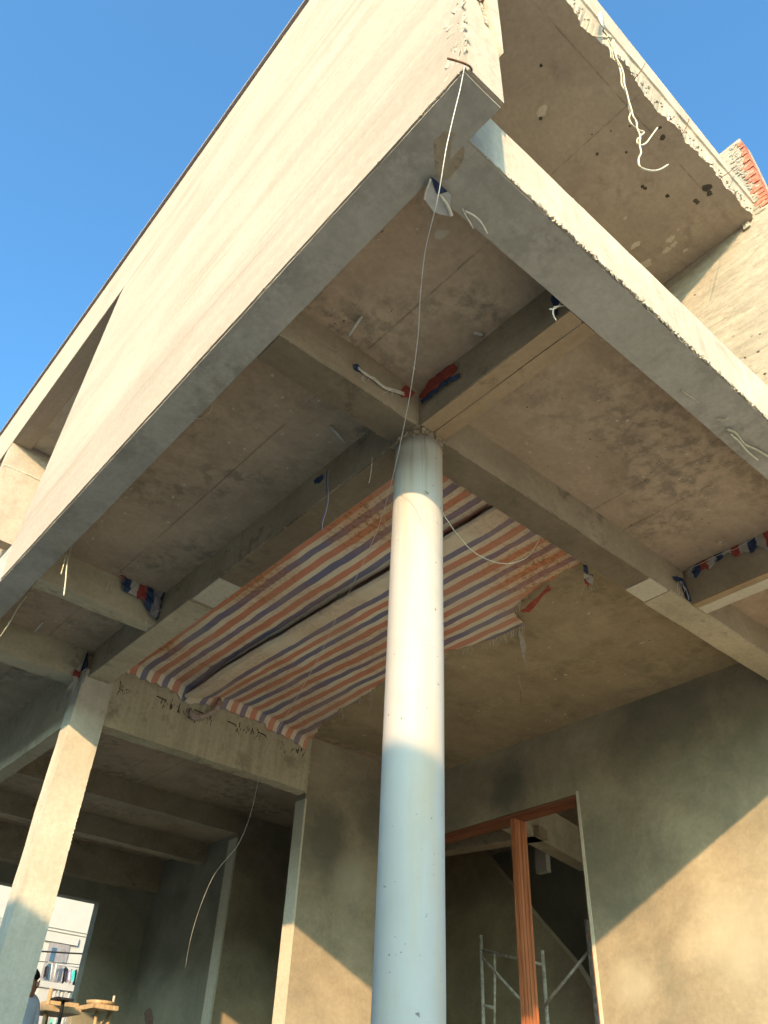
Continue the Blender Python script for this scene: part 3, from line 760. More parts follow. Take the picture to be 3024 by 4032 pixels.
tag(tarp, 'large striped tarpaulin of red, blue and beige bands slung under the slab behind the column', 'tarpaulin')
for p in me.polygons: p.use_smooth = True
sd = tarp.modifiers.new('thickness', 'SOLIDIFY'); sd.thickness = .0015
# rolled lip along the fold, pocket at the far end
bm = bmesh.new(); uvl = bm.loops.layers.uv.verify()
pr_, last = [], None
for j in range(61):
    y = .1 + 4.38 * j / 60; fx = foldx(y); z0 = z_right(fx, y)
    R0 = .012 + .016 * (j / 60) ** 2; ring = []
    for k in range(7):
        a = -math.pi * .5 - math.pi * k / 6 * .95
        ring.append(bm.verts.new((fx + math.cos(a) * R0 + .0, y, z0 + R0 + math.sin(a) * R0)))
    if last:
        for k in range(6):
            f = bm.faces.new((last[k], last[k + 1], ring[k + 1], ring[k]))
            for l in f.loops: l[uvl].uv = (.01 if k > 2 else .08, y)
    last = ring
o = finish('fold_lip', bm, 'tarp', tarp, True)
bm = bmesh.new()
q0 = [(u, v) for u, v in ((752, 2785), (768, 2812), (800, 2812), (832, 2798), (852, 2775), (868, 2745), (880, 2770), (858, 2800), (835, 2818), (800, 2832), (762, 2834), (748, 2815))]
prism(bm, [at(u, v, 1, 4.44) for u, v in q0], (0, .03, 0))
finish('hem_pocket', bm, 'hem', tarp, True)

def fray(bm, p, n, L, spread=.02, r=.0013):
    for i in range(n):
        a = Vector(p) + Vector((random.uniform(-spread, spread), random.uniform(-spread, spread), 0))
        pts = [a]; l = L * random.uniform(.4, 1)
        for k in range(4): pts.append(pts[-1] + Vector((random.uniform(-.012, .012), random.uniform(-.012, .012), -l / 4)))
        tube(bm, pts, r, 4, r * .6)
bm = bmesh.new()
for j in range(70):
    y = 1.0 + 3.4 * random.random(); fray(bm, (interp(edge, y), y, 5.165), 1, random.choice((.04, .06, .10)), .01)
y = 1.28
for k in range(14): fray(bm, (2.40, 1.27 + k * .03, 5.165), 2, .10, .012)
for u, v, L in ((1462, 2728, .30), (2045, 2660, .30), (1350, 2810, .16)):
    fray(bm, at(u, v, 2, 5.16), 1, L, 0, .002)
graft(tarp, bm, 'thread')
bm = bmesh.new()
prism(bm, [at(u, v, 2, 5.13) for u, v in ((2040, 2480), (2052, 2560), (2062, 2600), (2078, 2640), (2066, 2590), (2072, 2540), (2055, 2490))], (0, 0, .003))
finish('torn_tail', bm, 'white_cloth', tarp)

# ------------------------------------------------------------------ scraps of the old tarpaulin still nailed to the beams
def crumple(name, poly, ax, val, mat, label, group=None, parent=None, thick=.006, wrinkle=.02, seed=0, bands=None, cat='cloth scrap'):
    """a rag hanging against the plane axis=val; poly in photo pixels, wrinkled in depth"""
    pts = [at(u, v, ax, val) for u, v in poly]
    bm = bmesh.new(); f = bm.faces.new([bm.verts.new(p) for p in pts])
    bmesh.ops.triangulate(bm, faces=bm.faces[:]); 
    for _ in range(3): bmesh.ops.subdivide_edges(bm, edges=bm.edges[:], cuts=1, use_grid_fill=True)
    nrm = Vector((0, 0, 0)); nrm[ax] = -1
    if ax == 2: nrm = Vector((0, 0, -1))
    for v in bm.verts:
        d = abs(noise.noise(v.co * 14 + Vector((seed, 0, 0)))) * wrinkle + .004
        v.co += nrm * d + noise.noise_vector(v.co * 20) * .004
    if bands:
        mats = [M[b] for b in bands[1]]
        x0 = min(v.co[bands[0]] for v in bm.verts); x1 = max(v.co[bands[0]] for v in bm.verts)
        for fc in bm.faces:
            c = fc.calc_center_median(); t = (c[bands[0]] - x0) / max(1e-6, x1 - x0); fc.material_index = min(len(mats) - 1, int(t * len(mats)))
    me = bpy.data.meshes.new(name); bm.to_mesh(me); bm.free()
    if bands:
        for m_ in mats: me.materials.append(m_)
    else: me.materials.append(M[mat])
    for p in me.polygons: p.use_smooth = True
    o = bpy.data.objects.new(name, me); COL.objects.link(o)
    s = o.modifiers.new('thickness', 'SOLIDIFY'); s.thickness = .002
    if parent: o.parent = parent
    elif label: tag(o, label, cat, group)
    return o
GR = 'scraps of old tarpaulin left on the beams'
def threads(poly_pts, ax, val, n, L, mat, parent):
    bm = bmesh.new()
    for k in range(n):
        u, v = random.choice(poly_pts); fray(bm, at(u + random.uniform(-12, 12), v, ax, val - (.01 if ax == 1 else 0)), 1, L, .004, .0014)
    graft(parent, bm, mat)
s = crumple('tarpaulin_scrap', [(1652, 1568), (1690, 1505), (1740, 1455), (1790, 1434), (1806, 1452), (1786, 1478), (1720, 1530), (1672, 1572)], 0, bx0, 'red', 'red rag with a blue fringe pinned on the beam right above the column', GR, seed=3)
crumple('blue_hem', [(1660, 1582), (1700, 1545), (1760, 1500), (1815, 1470), (1812, 1485), (1770, 1512), (1712, 1556), (1664, 1600)], 0, bx0 - .01, 'blue', None, parent=s)
s = crumple('tarpaulin_scrap', [(1590, 1520), (1612, 1528), (1628, 1550), (1612, 1572), (1580, 1566), (1572, 1548)], 1, by0, 'red', 'small bright red knot of rag left of the column head', GR, seed=5)
bm = bmesh.new()
base = [(1412, 1448), (1440, 1475), (1470, 1490), (1510, 1520), (1550, 1538), (1590, 1550)]
for k in range(5): tube(bm, [at(u + random.uniform(-4, 4), v + random.uniform(-5, 5), 1, by0 - .015) for u, v in base], .004, 5, None, 3)
finish('twisted_cord', bm, 'thread', s, True)
threads([(1425, 1475), (1440, 1480), (1530, 1540)], 1, by0 - .01, 7, .09, 'thread', s)
s = crumple('tarpaulin_scrap', [(1386, 1440), (1402, 1436), (1424, 1462), (1420, 1470), (1396, 1462)], 1, by0, 'blue', 'tiny blue rag on the beam left of the column', GR, seed=6)
s = crumple('tarpaulin_scrap', [(2170, 1180), (2190, 1128), (2206, 1120), (2218, 1140), (2212, 1180), (2196, 1210), (2200, 1240), (2190, 1248), (2180, 1205)], 0, bx0, 'blue', 'navy blue rag bundled with white strings where the beam meets the front edge', GR, seed=8)
bm = bmesh.new()
for pts in ([(2165, 1218), (2190, 1212), (2210, 1190), (2222, 1165)], [(2178, 1216), (2178, 1240), (2190, 1262)], [(2240, 1172), (2258, 1180), (2262, 1205), (2266, 1208)], [(2236, 1190), (2260, 1195), (2276, 1200)], [(2180, 1210), (2205, 1205), (2225, 1203)], [(2240, 1190), (2234, 1214)]):
    tube(bm, [at(u, v, 1, -1.24) for u, v in pts], .0055, 5, .003, 3)
finish('loose_string', bm, 'thread', s, True)
s = crumple('tarpaulin_scrap', [(405, 2192), (430, 2178), (470, 2198), (520, 2210), (560, 2245), (600, 2275), (640, 2285), (680, 2300), (672, 2330), (648, 2370), (640, 2430), (610, 2445), (590, 2430), (560, 2370), (520, 2345), (480, 2325), (478, 2280), (450, 2240), (408, 2215)],
            1, 3.17, 'blue', 'large crumpled rag of blue, red and grey stripes on the narrow side beam', GR, wrinkle=.07, seed=9, bands=(0, ['white_cloth', 'grey_cloth', 'red', 'blue', 'white_cloth', 'red', 'blue', 'grey_cloth', 'black_cloth']))
threads([(585, 2430), (600, 2440), (630, 2400), (440, 2290)], 1, 3.14, 14, .12, 'thread', s)
s = crumple('tarpaulin_scrap', [(300, 2632), (316, 2618), (316, 2650), (306, 2690), (284, 2690), (284, 2660), (290, 2640)], 1, 4.60, 'red', 'red and white rag with a frayed tail tucked over the square post', GR, seed=12, bands=(2, ['white_cloth', 'red', 'white_cloth']))
threads([(285, 2688), (295, 2690), (303, 2688)], 1, 4.58, 16, .12, 'thread', s)
s = crumple('tarpaulin_scrap', [(318, 2590), (350, 2570), (348, 2630), (330, 2690), (312, 2698), (318, 2650)], 0, px0 + .02, 'blue', 'dark blue strip hanging in the corner above the square post', GR, seed=13)
s = crumple('tarpaulin_scrap', [(2296, 2220), (2312, 2224), (2318, 2250), (2334, 2256), (2336, 2280), (2325, 2300), (2312, 2306), (2300, 2280), (2296, 2250)], 2, 5.12, 'blue', 'short red, white and blue tail hanging beside the edge of the long beam', GR, seed=14, wrinkle=.05, bands=(1, ['blue', 'white_cloth', 'red']))
threads([(2325, 2296), (2335, 2280), (2312, 2300)], 2, 5.10, 9, .12, 'thread', s)
crumple('tarpaulin_scrap', [(2052, 2402), (2080, 2378), (2120, 2345), (2160, 2300), (2172, 2318), (2140, 2340), (2120, 2368), (2088, 2405), (2062, 2410)], 2, 5.14, 'red', 'torn red strip stuck to the soffit just off the big tarpaulin', GR, seed=15)
# rag row on the tapering beam
poly = [(2700, 2262), (2740, 2226), (2790, 2200), (2850, 2165), (2900, 2135), (2960, 2095), (3000, 2065), (3060, 2030), (3060, 2150), (3020, 2170), (2990, 2150), (2962, 2180), (2930, 2172), (2900, 2195), (2872, 2178), (2846, 2196), (2820, 2216), (2795, 2245), (2770, 2236), (2745, 2278), (2715, 2275)]
s = crumple('tarpaulin_scrap', poly, 0, 2.755, 'blue', 'row of faded red, blue and white pennant-like rags along the right bay beam', GR, seed=17, wrinkle=.015,
            bands=(1, ['red', 'red', 'white_cloth', 'blue', 'white_cloth', 'red', 'white_cloth', 'blue', 'white_cloth', 'red', 'blue', 'white_cloth']))
bm = bmesh.new(); tube(bm, [at(u, v, 0, 2.735) for u, v in ((2705, 2245), (2850, 2176), (2900, 2160), (2960, 2122), (3000, 2078))], .002, 4, None, 3)
finish('loose_string', bm, 'thread', s)
s = crumple('tarpaulin_scrap', [(2644, 2272), (2662, 2270), (2690, 2285), (2706, 2330), (2718, 2368), (2706, 2366), (2686, 2310), (2660, 2290)], 1, by0 - .004, 'blue', 'blue and purple knot with white strings in the corner of the right bay', GR, seed=18)
threads([(2680, 2290), (2690, 2310)], 1, by0 - .02, 8, .16, 'thread', s)
# threads of blue and white on the beam left of the column
s = crumple('tarpaulin_scrap', [(1238, 1890), (1262, 1880), (1272, 1868), (1276, 1880), (1262, 1902), (1240, 1906)], 0, bx0, 'blue', 'small dark blue rag on the long beam beside hanging blue threads', GR, seed=19)
s = empty('dangling_rope', at(1290, 1850, 0, bx0 - .01), 'pair of blue and white threads dangling from the beam left of the column', 'cord', 'loose cords dangling from the building')
def sub(parent, name, pts, r, mat, sm=3, r2=None):
    return tube_obj(name, pts, r, mat, parent, sm, r2, 6)
A = [(1290, 1850), (1288, 1900), (1290, 1960), (1284, 2000), (1276, 2030), (1268, 2055), (1266, 2083)]
sub(s, 'blue_strand', [at(u - 2, v, 0, bx0 - .02) for u, v in A], .0035, 'blue_thread')
sub(s, 'white_strand', [at(u + 3, v + 2, 0, bx0 - .024) for u, v in A], .002, 'thread')

# ------------------------------------------------------------------ ropes, wires and other loose things
GC = 'loose cords dangling from the building'
def rope(name, uvs, planes, r, mat, label, cat, sm=4, r2=None, group=GC):
    pts = []
    for i, (u, v) in enumerate(uvs):
        ax, val = planes[i] if isinstance(planes, list) else planes
        pts.append(at(u, v, ax, val))
    o = tube_obj(name, pts, r, mat, None, sm, r2, 8); tag(o, label, cat, group); return o
P1 = (1, -1.70)
z4d = lambda x, y: (2250 + x * .3165, y * .3165)
ra = [z4d(*p) for p in ((440, 490), (500, 620), (560, 740), (600, 850), (620, 950), (625, 1050), (665, 1130), (700, 1230), (715, 1330), (735, 1400), (718, 1480), (760, 1560), (840, 1620), (905, 1645), (860, 1690), (820, 1740), (825, 1790), (870, 1806), (930, 1780), (990, 1700), (1070, 1590))]
rbp = [z4d(*p) for p in ((455, 490), (520, 600), (565, 730), (620, 830), (650, 930), (660, 1050), (690, 1150), (712, 1250), (745, 1360), (770, 1450), (810, 1520), (818, 1600), (845, 1660), (855, 1720), (848, 1800), (866, 1900), (835, 1980), (850, 2070), (920, 2110), (1020, 2125), (1110, 2105), (1200, 2050))]
s = empty('hanging_rope', at(ra[0][0], ra[0][1], 1, -1.70), 'cream double rope knotted over the roof edge and hanging in curls', 'rope')
sub(s, 'rope_strand', [at(u, v, 1, -1.70) for u, v in ra], .0062, 'white_rope', 5)
sub(s, 'rope_strand', [at(u, v, 1, -1.715) for u, v in rbp], .0062, 'white_rope', 5)
bm = bmesh.new()
tube(bm, [at(*z4d(*p), 1, -1.70) for p in ((310, 455), (380, 458), (440, 470), (490, 490))], .006, 6, None, 3)
for k in range(4):
    a0 = at(*z4d(455 + k * 8, 480), 1, -1.71); tube(bm, [a0 + Vector((.018 * math.cos(t), -.012 * math.sin(t), .006 * k + .014 * math.sin(t * 1.3 + k))) for t in [i * .7 for i in range(10)]], .006, 6)
for k in range(5):
    u = 440 + k * 22; tube(bm, [at(*z4d(u, 500), 1, -1.705), at(*z4d(u + 40, 620), 1, -1.70), at(*z4d(u + 50 - k * 6, 720 + k * 12), 1, -1.70)], .005, 5, .003, 3)
tube(bm, [at(*z4d(*p), 1, -1.70) for p in ((470, 480), (430, 420), (395, 385), (405, 340), (420, 310))], .007, 6, None, 3)
finish('knot', bm, 'white_rope', s, True)
bm = bmesh.new()
prism(bm, [at(*z4d(*p), 1, -1.72) for p in ((345, 160), (358, 138), (378, 135), (388, 150), (392, 230), (412, 300), (425, 335), (408, 345), (372, 280), (343, 205))], (0, .01, 0))
finish('plastic_tag', bm, 'pvc', s, True)

wp = [(1829, 262), (1812, 350), (1790, 440), (1756, 590), (1728, 760), (1694, 900), (1672, 1000), (1655, 1160), (1645, 1330), (1618, 1530), (1590, 1680), (1553, 1850), (1520, 1980), (1480, 2100), (1400, 2280), (1330, 2420), (1270, 2560), (1200, 2690), (1120, 2830), (1060, 2930), (1049, 2952)]
pts = []; n = len(wp)
for i, (u, v) in enumerate(wp):
    t = i / (n - 1); pts.append(at(u, v, 1, YN - .03 + (4.50 - YN + .03) * (t ** 2.2)))
o = tube_obj('hanging_wire', pts, .0021, 'wire', None, 4, None, 6); tag(o, 'long thin pale wire sagging from the corner of the side wall past the column', 'wire')
wp2 = [(1049, 2952), (1036, 2985), (1022, 3050), (1005, 3130), (985, 3210), (960, 3280), (935, 3330), (905, 3368), (860, 3420), (830, 3470), (800, 3540), (775, 3610), (752, 3690), (738, 3760), (730, 3810)]
o = tube_obj('hanging_wire', [at(u, v, 1, 4.50 + .05 * i) for i, (u, v) in enumerate(wp2)], .0032, 'steel', None, 4, .0015, 6)
tag(o, 'thin wire trailing down from the rough beam into the dark hall', 'wire')
wl = [(1672, 1928), (1700, 1960), (1755, 2040), (1800, 2105), (1860, 2170), (1930, 2208), (1985, 2219), (2040, 2212), (2085, 2185), (2115, 2140), (2127, 2105), (2128, 2075)]
P = []
for i, (u, v) in enumerate(wl):
    t = i / (len(wl) - 1); P.append(at(u, v, 1, -.16 + .265 * min(1, t * 1.3)) if i else at(u, v, 1, -.150))
o = tube_obj('hanging_wire', P, .0035, 'white_rope', None, 4, None, 6); tag(o, 'white wire looping from the round column to the beam on its right', 'wire')
rope('dangling_rope', [(2860, 1690), (2895, 1705), (2918, 1735), (2935, 1752), (2985, 1775), (3035, 1805)], (2, ZB - .03), .0075, 'white_rope', 'white cord ends sprawling under the front edge at the right', 'cord', 4)
rope('dangling_rope', [(2876, 1712), (2905, 1735), (2930, 1765), (2955, 1790), (2983, 1812)], (2, ZB - .05), .0075, 'white_rope', 'forked white cord end pointing down at the right edge of the soffit', 'cord', 4)
rope('dangling_rope', [(2683, 1535), (2697, 1550), (2720, 1562), (2748, 1583)], (2, ZB - .02), .004, 'white_rope', 'short white thread on the soffit near the sunlit edge beam', 'cord', 3)
rope('dangling_rope', [(2820, 1650), (2836, 1652), (2846, 1655), (2866, 1646)], (2, ZB - .02), .004, 'white_rope', 'tiny bent white cord left of the cord ends', 'cord', 3)
rope('dangling_rope', [(1820, 820), (1835, 850), (1850, 875), (1863, 900)], (2, ZB - .04), .0035, 'thread', 'grey string end hanging beside the plastic sheet near the corner', 'cord', 3)
rope('dangling_rope', [(1828, 830), (1860, 845), (1885, 865), (1903, 890), (1918, 920)], (2, ZB - .04), .005, 'thread', 'thicker frayed string hanging right of the plastic sheet', 'cord', 3)
rope('dangling_rope', [(265, 2145), (258, 2190), (250, 2225), (240, 2262)], (0, XLi + .02), .004, 'white_rope', 'bright thread with a hooked end hanging at the far side beam', 'cord', 3)
rope('dangling_rope', [(280, 2145), (268, 2200), (262, 2240), (258, 2290), (251, 2345)], (0, XLi + .04), .0055, 'white_rope', 'longest bright thread hanging over the narrow side beam', 'cord', 3)
rope('dangling_rope', [(105, 2348), (75, 2385), (50, 2430), (20, 2480), (-10, 2520)], (0, XLi + .05), .006, 'white_rope', 'slanting bright cord at the left edge of the view', 'cord', 3)
rope('dangling_rope', [(1466, 1800), (1462, 1850), (1456, 1890), (1452, 1902)], (0, bx0 - .02), .0028, 'thread', 'straight short thread between the column and the blue threads', 'cord', 2)
rope('dangling_rope', [(756, 1646), (790, 1648), (800, 1640), (828, 1620), (836, 1588)], (2, ZC - .02), .003, 'thread', 'thin curled thread on the soffit of the side bay', 'cord', 3)
rope('dangling_rope', [(2050, 2720), (2052, 2760), (2051, 2770)], (2, 5.0), .002, 'red', 'short red thread dangling right of the column', 'cord', 2)

# grey plastic sheet caught at the corner soffit
bm = bmesh.new()
z3d = lambda x, y: (1640 + x * .2773, 650 + y * .2773)
P_ = [at(*z3d(*p), 2, ZB - .035) for p in ((200, 190), (110, 480), (240, 660), (340, 700), (480, 730), (497, 700), (480, 560), (490, 420), (440, 380), (310, 250), (215, 175))]
prism(bm, P_, (0, 0, .003))
sh = finish('plastic_sheet', bm, 'paper'); tag(sh, 'grey plastic sheet with a white rim hanging under the corner', 'plastic sheet')
bm = bmesh.new(); prism(bm, [at(*z3d(*p), 2, ZB - .040) for p in ((205, 180), (280, 400), (310, 418), (440, 378), (300, 240), (215, 172))], (0, 0, .003)); finish('dark_flap', bm, 'blue', sh)
tube_obj('rim', [at(*z3d(*p), 2, ZB - .045) for p in ((198, 200), (165, 290), (125, 400), (112, 490))], .005, 'thread', sh, 3)
tube_obj('rim', [at(*z3d(*p), 2, ZB - .045) for p in ((330, 420), (420, 540), (470, 640), (492, 715))], .006, 'thread', sh, 3, .010)

# ------------------------------------------------------------------ things inside
def scaffold(label, x, segs, r=.021):
    s = empty('scaffold_frame', at(*segs[0][1][0], 0, x), label, 'scaffold', 'steel scaffold frames behind the timber mullion')
    for nm, pl in segs:
        pts = [at(u, v, 0, x) for u, v in pl]
        if nm == 'leg':
            pts[-1] = Vector((x, pts[0].y, .98)); pts = [pts[0], pts[-1]]
        tube_obj(nm, pts, r * (.75 if nm != 'leg' else 1), 'steel', s, 0, None, 10)
    return s
z2 = lambda x, y: (1700 + x * .4822, 3000 + y * .4822)
scaffold('pale steel scaffold frame left of the orange mullion', 5.2,
         [('leg', [z2(400, 1415), z2(395, 2140)]), ('rail', [z2(412, 1535), z2(716, 1612), z2(900, 1655)]), ('leg', [z2(903, 1540), z2(905, 2140)]),
          ('stile', [z2(515, 1565), z2(512, 2300)]), ('brace', [z2(415, 1600), z2(740, 1960)]), ('rung', [z2(412, 1985), z2(512, 2010)])])
scaffold('steel scaffold leg and slanting brace between the mullion and the right jamb', 5.15,
         [('leg', [z2(1262, 1290), z2(1285, 2140)]), ('brace', [z2(1275, 1555), z2(905, 2010)])])

# sunlit trestle platform in the hall, seen beside the square post
zp = lambda x, y: (x * .2893, 3750 + y * .2893)
YT = 6.6
tr = empty('trestle', at(*zp(700, 700), 1, YT), 'yellow timber trestle platform beside the square post', 'trestle')
def leg(parent, a, b, r, y, mat='lumber', name='leg'):
    p = at(*zp(*a), 1, y); q = at(*zp(*b), 1, y)
    d = (q - p).normalized(); q = p + d * ((p.z - .98) / -d.z) if d.z < -.1 else q
    return tube_obj(name, [p, q], r, mat, parent, 0, None, 10)
leg(tr, (700, 490), (590, 975), .020, YT); leg(tr, (660, 780), (630, 950), .014, YT + .3)
a = at(*zp(550, 720), 1, YT); 
box('plank', (a.x, YT - .15, a.z - .05), (at(*zp(1040, 735), 1, YT).x, YT + .35, a.z), 'lumber', tr, amp=.003)
box('plank', (at(*zp(660, 690), 1, YT + .4).x, YT + .36, a.z + .06), (at(*zp(1060, 690), 1, YT + .4).x, YT + .62, a.z + .10), 'lumber', tr, amp=.003)
tr2 = empty('trestle', at(*zp(1330, 750), 1, YT), 'second yellow trestle with braced legs by the dark hall wall', 'trestle')
leg(tr2, (1330, 740), (1290, 975), .017, YT); leg(tr2, (1520, 740), (1465, 975), .022, YT)
tube_obj('brace', [at(*zp(1470, 830), 1, YT), at(*zp(1365, 980), 1, YT)], .011, 'lumber', tr2)
tube_obj('stub', [at(*zp(1556, 590), 1, YT + .05), at(*zp(1530, 760), 1, YT + .05)], .014, 'steel', tr2)
bm = bmesh.new()
p0 = at(*zp(1170, 700), 1, YT); p1 = at(*zp(1510, 720), 1, YT)
rough_box(bm, (p0.x, YT - .2, p0.z - .045), (p1.x, YT + .25, p0.z - .005), .1, .003)
finish('plank', bm, 'lumber', tr2)
bm = bmesh.new(); c_ = (p0 + p1) / 2
res = bmesh.ops.create_cone(bm, cap_ends=True, segments=28, radius1=.13, radius2=.15, depth=.035, matrix=Matrix.Translation((c_.x + .02, YT, p0.z + .018)))
bk = finish('basin', bm, 'lumber', None, True); tag(bk, 'shallow mortar basin standing on the trestle plank in sunlight', 'basin')
pr2 = empty('steel_prop', at(*zp(860, 660), 1, YT - .3), 'dark adjustable steel prop in front of the planks', 'prop')
leg(pr2, (862, 665), (800, 975), .018, YT - .3, 'dark_iron', 'tube')
a = at(*zp(862, 660), 1, YT - .3); box('head_plate', (a.x - .10, YT - .38, a.z), (a.x + .07, YT - .22, a.z + .02), 'dark_iron', pr2, amp=0)
# shovel leaning in the hall
a = at(590, 3972, 1, 5.6); 
sv = empty('shovel', (a.x, 5.6, a.z), 'dark shovel standing blade up at the foot of the hall wall', 'shovel')
bm = bmesh.new()
o_ = [(570, 4000), (568, 3990), (578, 3975), (592, 3968), (600, 3985), (604, 4010), (603, 4045), (572, 4045)]
prism(bm, [at(u, v, 1, 5.6) for u, v in o_], (0, .006, 0)); finish('blade', bm, 'dark_iron', sv)
b = at(588, 4045, 1, 5.6); tube_obj('handle', [b, (b.x + .03, 5.65, .99)], .014, 'lumber', sv)

# ------------------------------------------------------------------ the man behind the post
def skin_mesh(name, verts, edges, radii, mat, parent, sub=2):
    me = bpy.data.meshes.new(name); me.from_pydata([Vector(v) for v in verts], edges, [])
    o = bpy.data.objects.new(name, me); COL.objects.link(o)
    m = o.modifiers.new('skin', 'SKIN'); m.use_smooth_shade = True
    for i, r in enumerate(radii):
        d = me.skin_vertices[0].data[i]; d.radius = (r, r) if not isinstance(r, tuple) else r
    me.skin_vertices[0].data[0].use_root = True
    s = o.modifiers.new('sub', 'SUBSURF'); s.levels = sub; s.render_levels = sub
    me.materials.append(M[mat])
    dg = bpy.context.evaluated_depsgraph_get(); ev = o.evaluated_get(dg); nm = bpy.data.meshes.new_from_object(ev)
    bpy.data.objects.remove(o)
    nm.name = name
    if not nm.materials: nm.materials.append(M[mat])
    o2 = bpy.data.objects.new(name, nm); COL.objects.link(o2)
    for p in nm.polygons: p.use_smooth = True
    o2.parent = parent; return o2
hp = at(104, 3885, 1, 5.6)
F0 = .98; Hh = hp.z - F0 + .12
man = empty('person', (hp.x, 5.6, F0), 'person in a pale blue shirt seen from behind, mostly hidden by the square post', 'person')
man.rotation_euler = (0, 0, R(35))
k = Hh / 1.70
bv = [(0, 0, .95), (0, .0, 1.15), (0, .01, 1.32), (0, .01, 1.43), (0, -.005, 1.50), (0, -.02, 1.56), (0, -.02, 1.66),
      (.16, .01, 1.40), (.21, .0, 1.12), (.20, -.10, .88), (-.16, .01, 1.40), (-.21, .0, 1.12), (-.20, -.10, .88),
      (.09, 0, .90), (.10, 0, .50), (.10, .02, .10), (.10, -.14, .04), (-.09, 0, .90), (-.10, 0, .50), (-.10, .02, .10), (-.10, -.14, .04)]
be = [(0, 1), (1, 2), (2, 3), (3, 4), (4, 5), (5, 6), (3, 7), (7, 8), (8, 9), (3, 10), (10, 11), (11, 12), (0, 13), (13, 14), (14, 15), (15, 16), (0, 17), (17, 18), (18, 19), (19, 20)]
br = [(.15, .11), (.13, .10), (.15, .11), (.11, .09), .058, .085, .085, .062, .045, .030, .062, .045, .030, .085, .058, .040, .035, .085, .058, .040, .035]
# five fingers and a thumb per hand
for sgn, wrist in ((1, 9), (-1, 12)):
    w0 = Vector(bv[wrist]); pi = len(bv); palm = w0 + Vector((0, -.02, -.08)); bv.append(tuple(palm)); br.append((.032, .016)); be.append((wrist, pi))
    for f in range(4):
        off = Vector((0, (-.028 + f * .018), 0)); L = (.07, .078, .073, .058)[f]
        a1 = palm + off + Vector((0, 0, -.028)); a2 = a1 + Vector((-sgn * .006, 0, -L * .5)); a3 = a2 + Vector((-sgn * .018, 0, -L * .4))
        i0 = len(bv); bv += [tuple(a1), tuple(a2), tuple(a3)]; br += [.009, .0085, .0075]; be += [(pi, i0), (i0, i0 + 1), (i0 + 1, i0 + 2)]
    t1 = palm + Vector((-sgn * .01, -.035, .02)); t2 = t1 + Vector((-sgn * .008, -.022, -.04)); i0 = len(bv)
    bv += [tuple(t1), tuple(t2)]; br += [.011, .009]; be += [(pi, i0), (i0, i0 + 1)]
bv = [tuple(Vector(v) * k) for v in bv]; br = [tuple(q * k for q in r) if isinstance(r, tuple) else r * k for r in br]
body = skin_mesh('body', bv, be, br, 'skin', man)
sv_ = [(0, 0, .88), (0, 0, 1.15), (0, .01, 1.32), (0, .01, 1.50), (.17, .01, 1.45), (.22, .0, 1.18), (-.17, .01, 1.45), (-.22, 0, 1.18)]
skin_mesh('shirt', [tuple(Vector(v) * k) for v in sv_], [(0, 1), (1, 2), (2, 3), (3, 4), (4, 5), (3, 6), (6, 7)], [tuple(q * k for q in r) for r in ((.185, .135), (.165, .125), (.190, .14), (.085, .085), (.090, .085), (.078, .072), (.090, .085), (.078, .072))], 'shirt', man)
tv = [(0, 0, .93), (.09, 0, .86), (.10, 0, .50), (.10, .02, .12), (-.09, 0, .86), (-.10, 0, .50), (-.10, .02, .12)]
skin_mesh('trousers', [tuple(Vector(v) * k) for v in tv], [(0, 1), (1, 2), (2, 3), (0, 4), (4, 5), (5, 6)], [tuple(q * k for q in r) for r in ((.165, .125), (.10, .10), (.075, .075), (.06, .06), (.10, .10), (.075, .075), (.06, .06))], 'trousers', man)
bm = bmesh.new()
lump(bm, (0, .006 * k, 1.632 * k), .108 * k, 3, (.92, 1.05, 1.0), 1, .05)
for v in list(bm.verts):
    if v.co.y < -.045 * k and v.co.z < 1.66 * k: v.co.y = -.03 * k
    if v.co.z < 1.56 * k: v.co.z = 1.56 * k
hr = finish('hair', bm, 'hair', None, True); hr.parent = man
for sx in (-1, 1):
    bm = bmesh.new(); lump(bm, (sx * .088 * k, -.015 * k, 1.60 * k), .028 * k, 2, (.4, .8, 1.2), 2, .1); e_ = finish('ear', bm, 'skin', None, True); e_.parent = body
bm = bmesh.new(); lump(bm, (0, -.112 * k, 1.595 * k), .016 * k, 2, (.8, 1, 1.5), 2, .1); e_ = finish('nose', bm, 'skin', None, True); e_.parent = body
for sx in (-1, 1):
    bm = bmesh.new(); lump(bm, (sx * .032 * k, -.098 * k, 1.625 * k), .010 * k, 2, (1, .6, .7), 2, 0); e_ = finish('eye', bm, 'hair', None, True); e_.parent = body

# ------------------------------------------------------------------ white house seen through the hall windows
YH = 19.0
z8 = lambda x, y: (x * .3617, 3400 + y * .3617)
def h(x, y, yy=YH): return at(*z8(x, y), 1, yy)
wh = empty('white_house', (4, YH, 0), 'white rendered house with a balcony, seen through the hall window', 'house')
box('wall', (-4, YH, 0), (14, YH + 6, 11.5), 'house_white', wh, amp=0)
a, b = h(510, 670), h(1100, 745)
for (v0, v1) in ((670, 745), (705, 775)):
    p = h(510, v0); box('string_course', (-3.9, YH - .03, p.z - .035), (13.9, YH - .002, p.z + .0), 'house_white', wh, amp=0)
p, q = h(560, 868), h(735, 905); zb = h(450, 1290).z
wf = box('window', (p.x - .05, YH - .03, zb), (q.x + .05, YH - .004, (p.z + q.z) / 2 + .03), 'frame_grey', wh, amp=0)
box('surround', (p.x - .22, YH - .06, (p.z + q.z) / 2 + .035), (q.x + .22, YH - .001, (p.z + q.z) / 2 + .20), 'house_white', wh, amp=0)
mx = (p.x + q.x) / 2; zt_ = (p.z + q.z) / 2 - .08
box('pane', (p.x + .04, YH - .04, zb + .05), (mx - .05, YH - .032, zt_), 'glass', wf, amp=0)
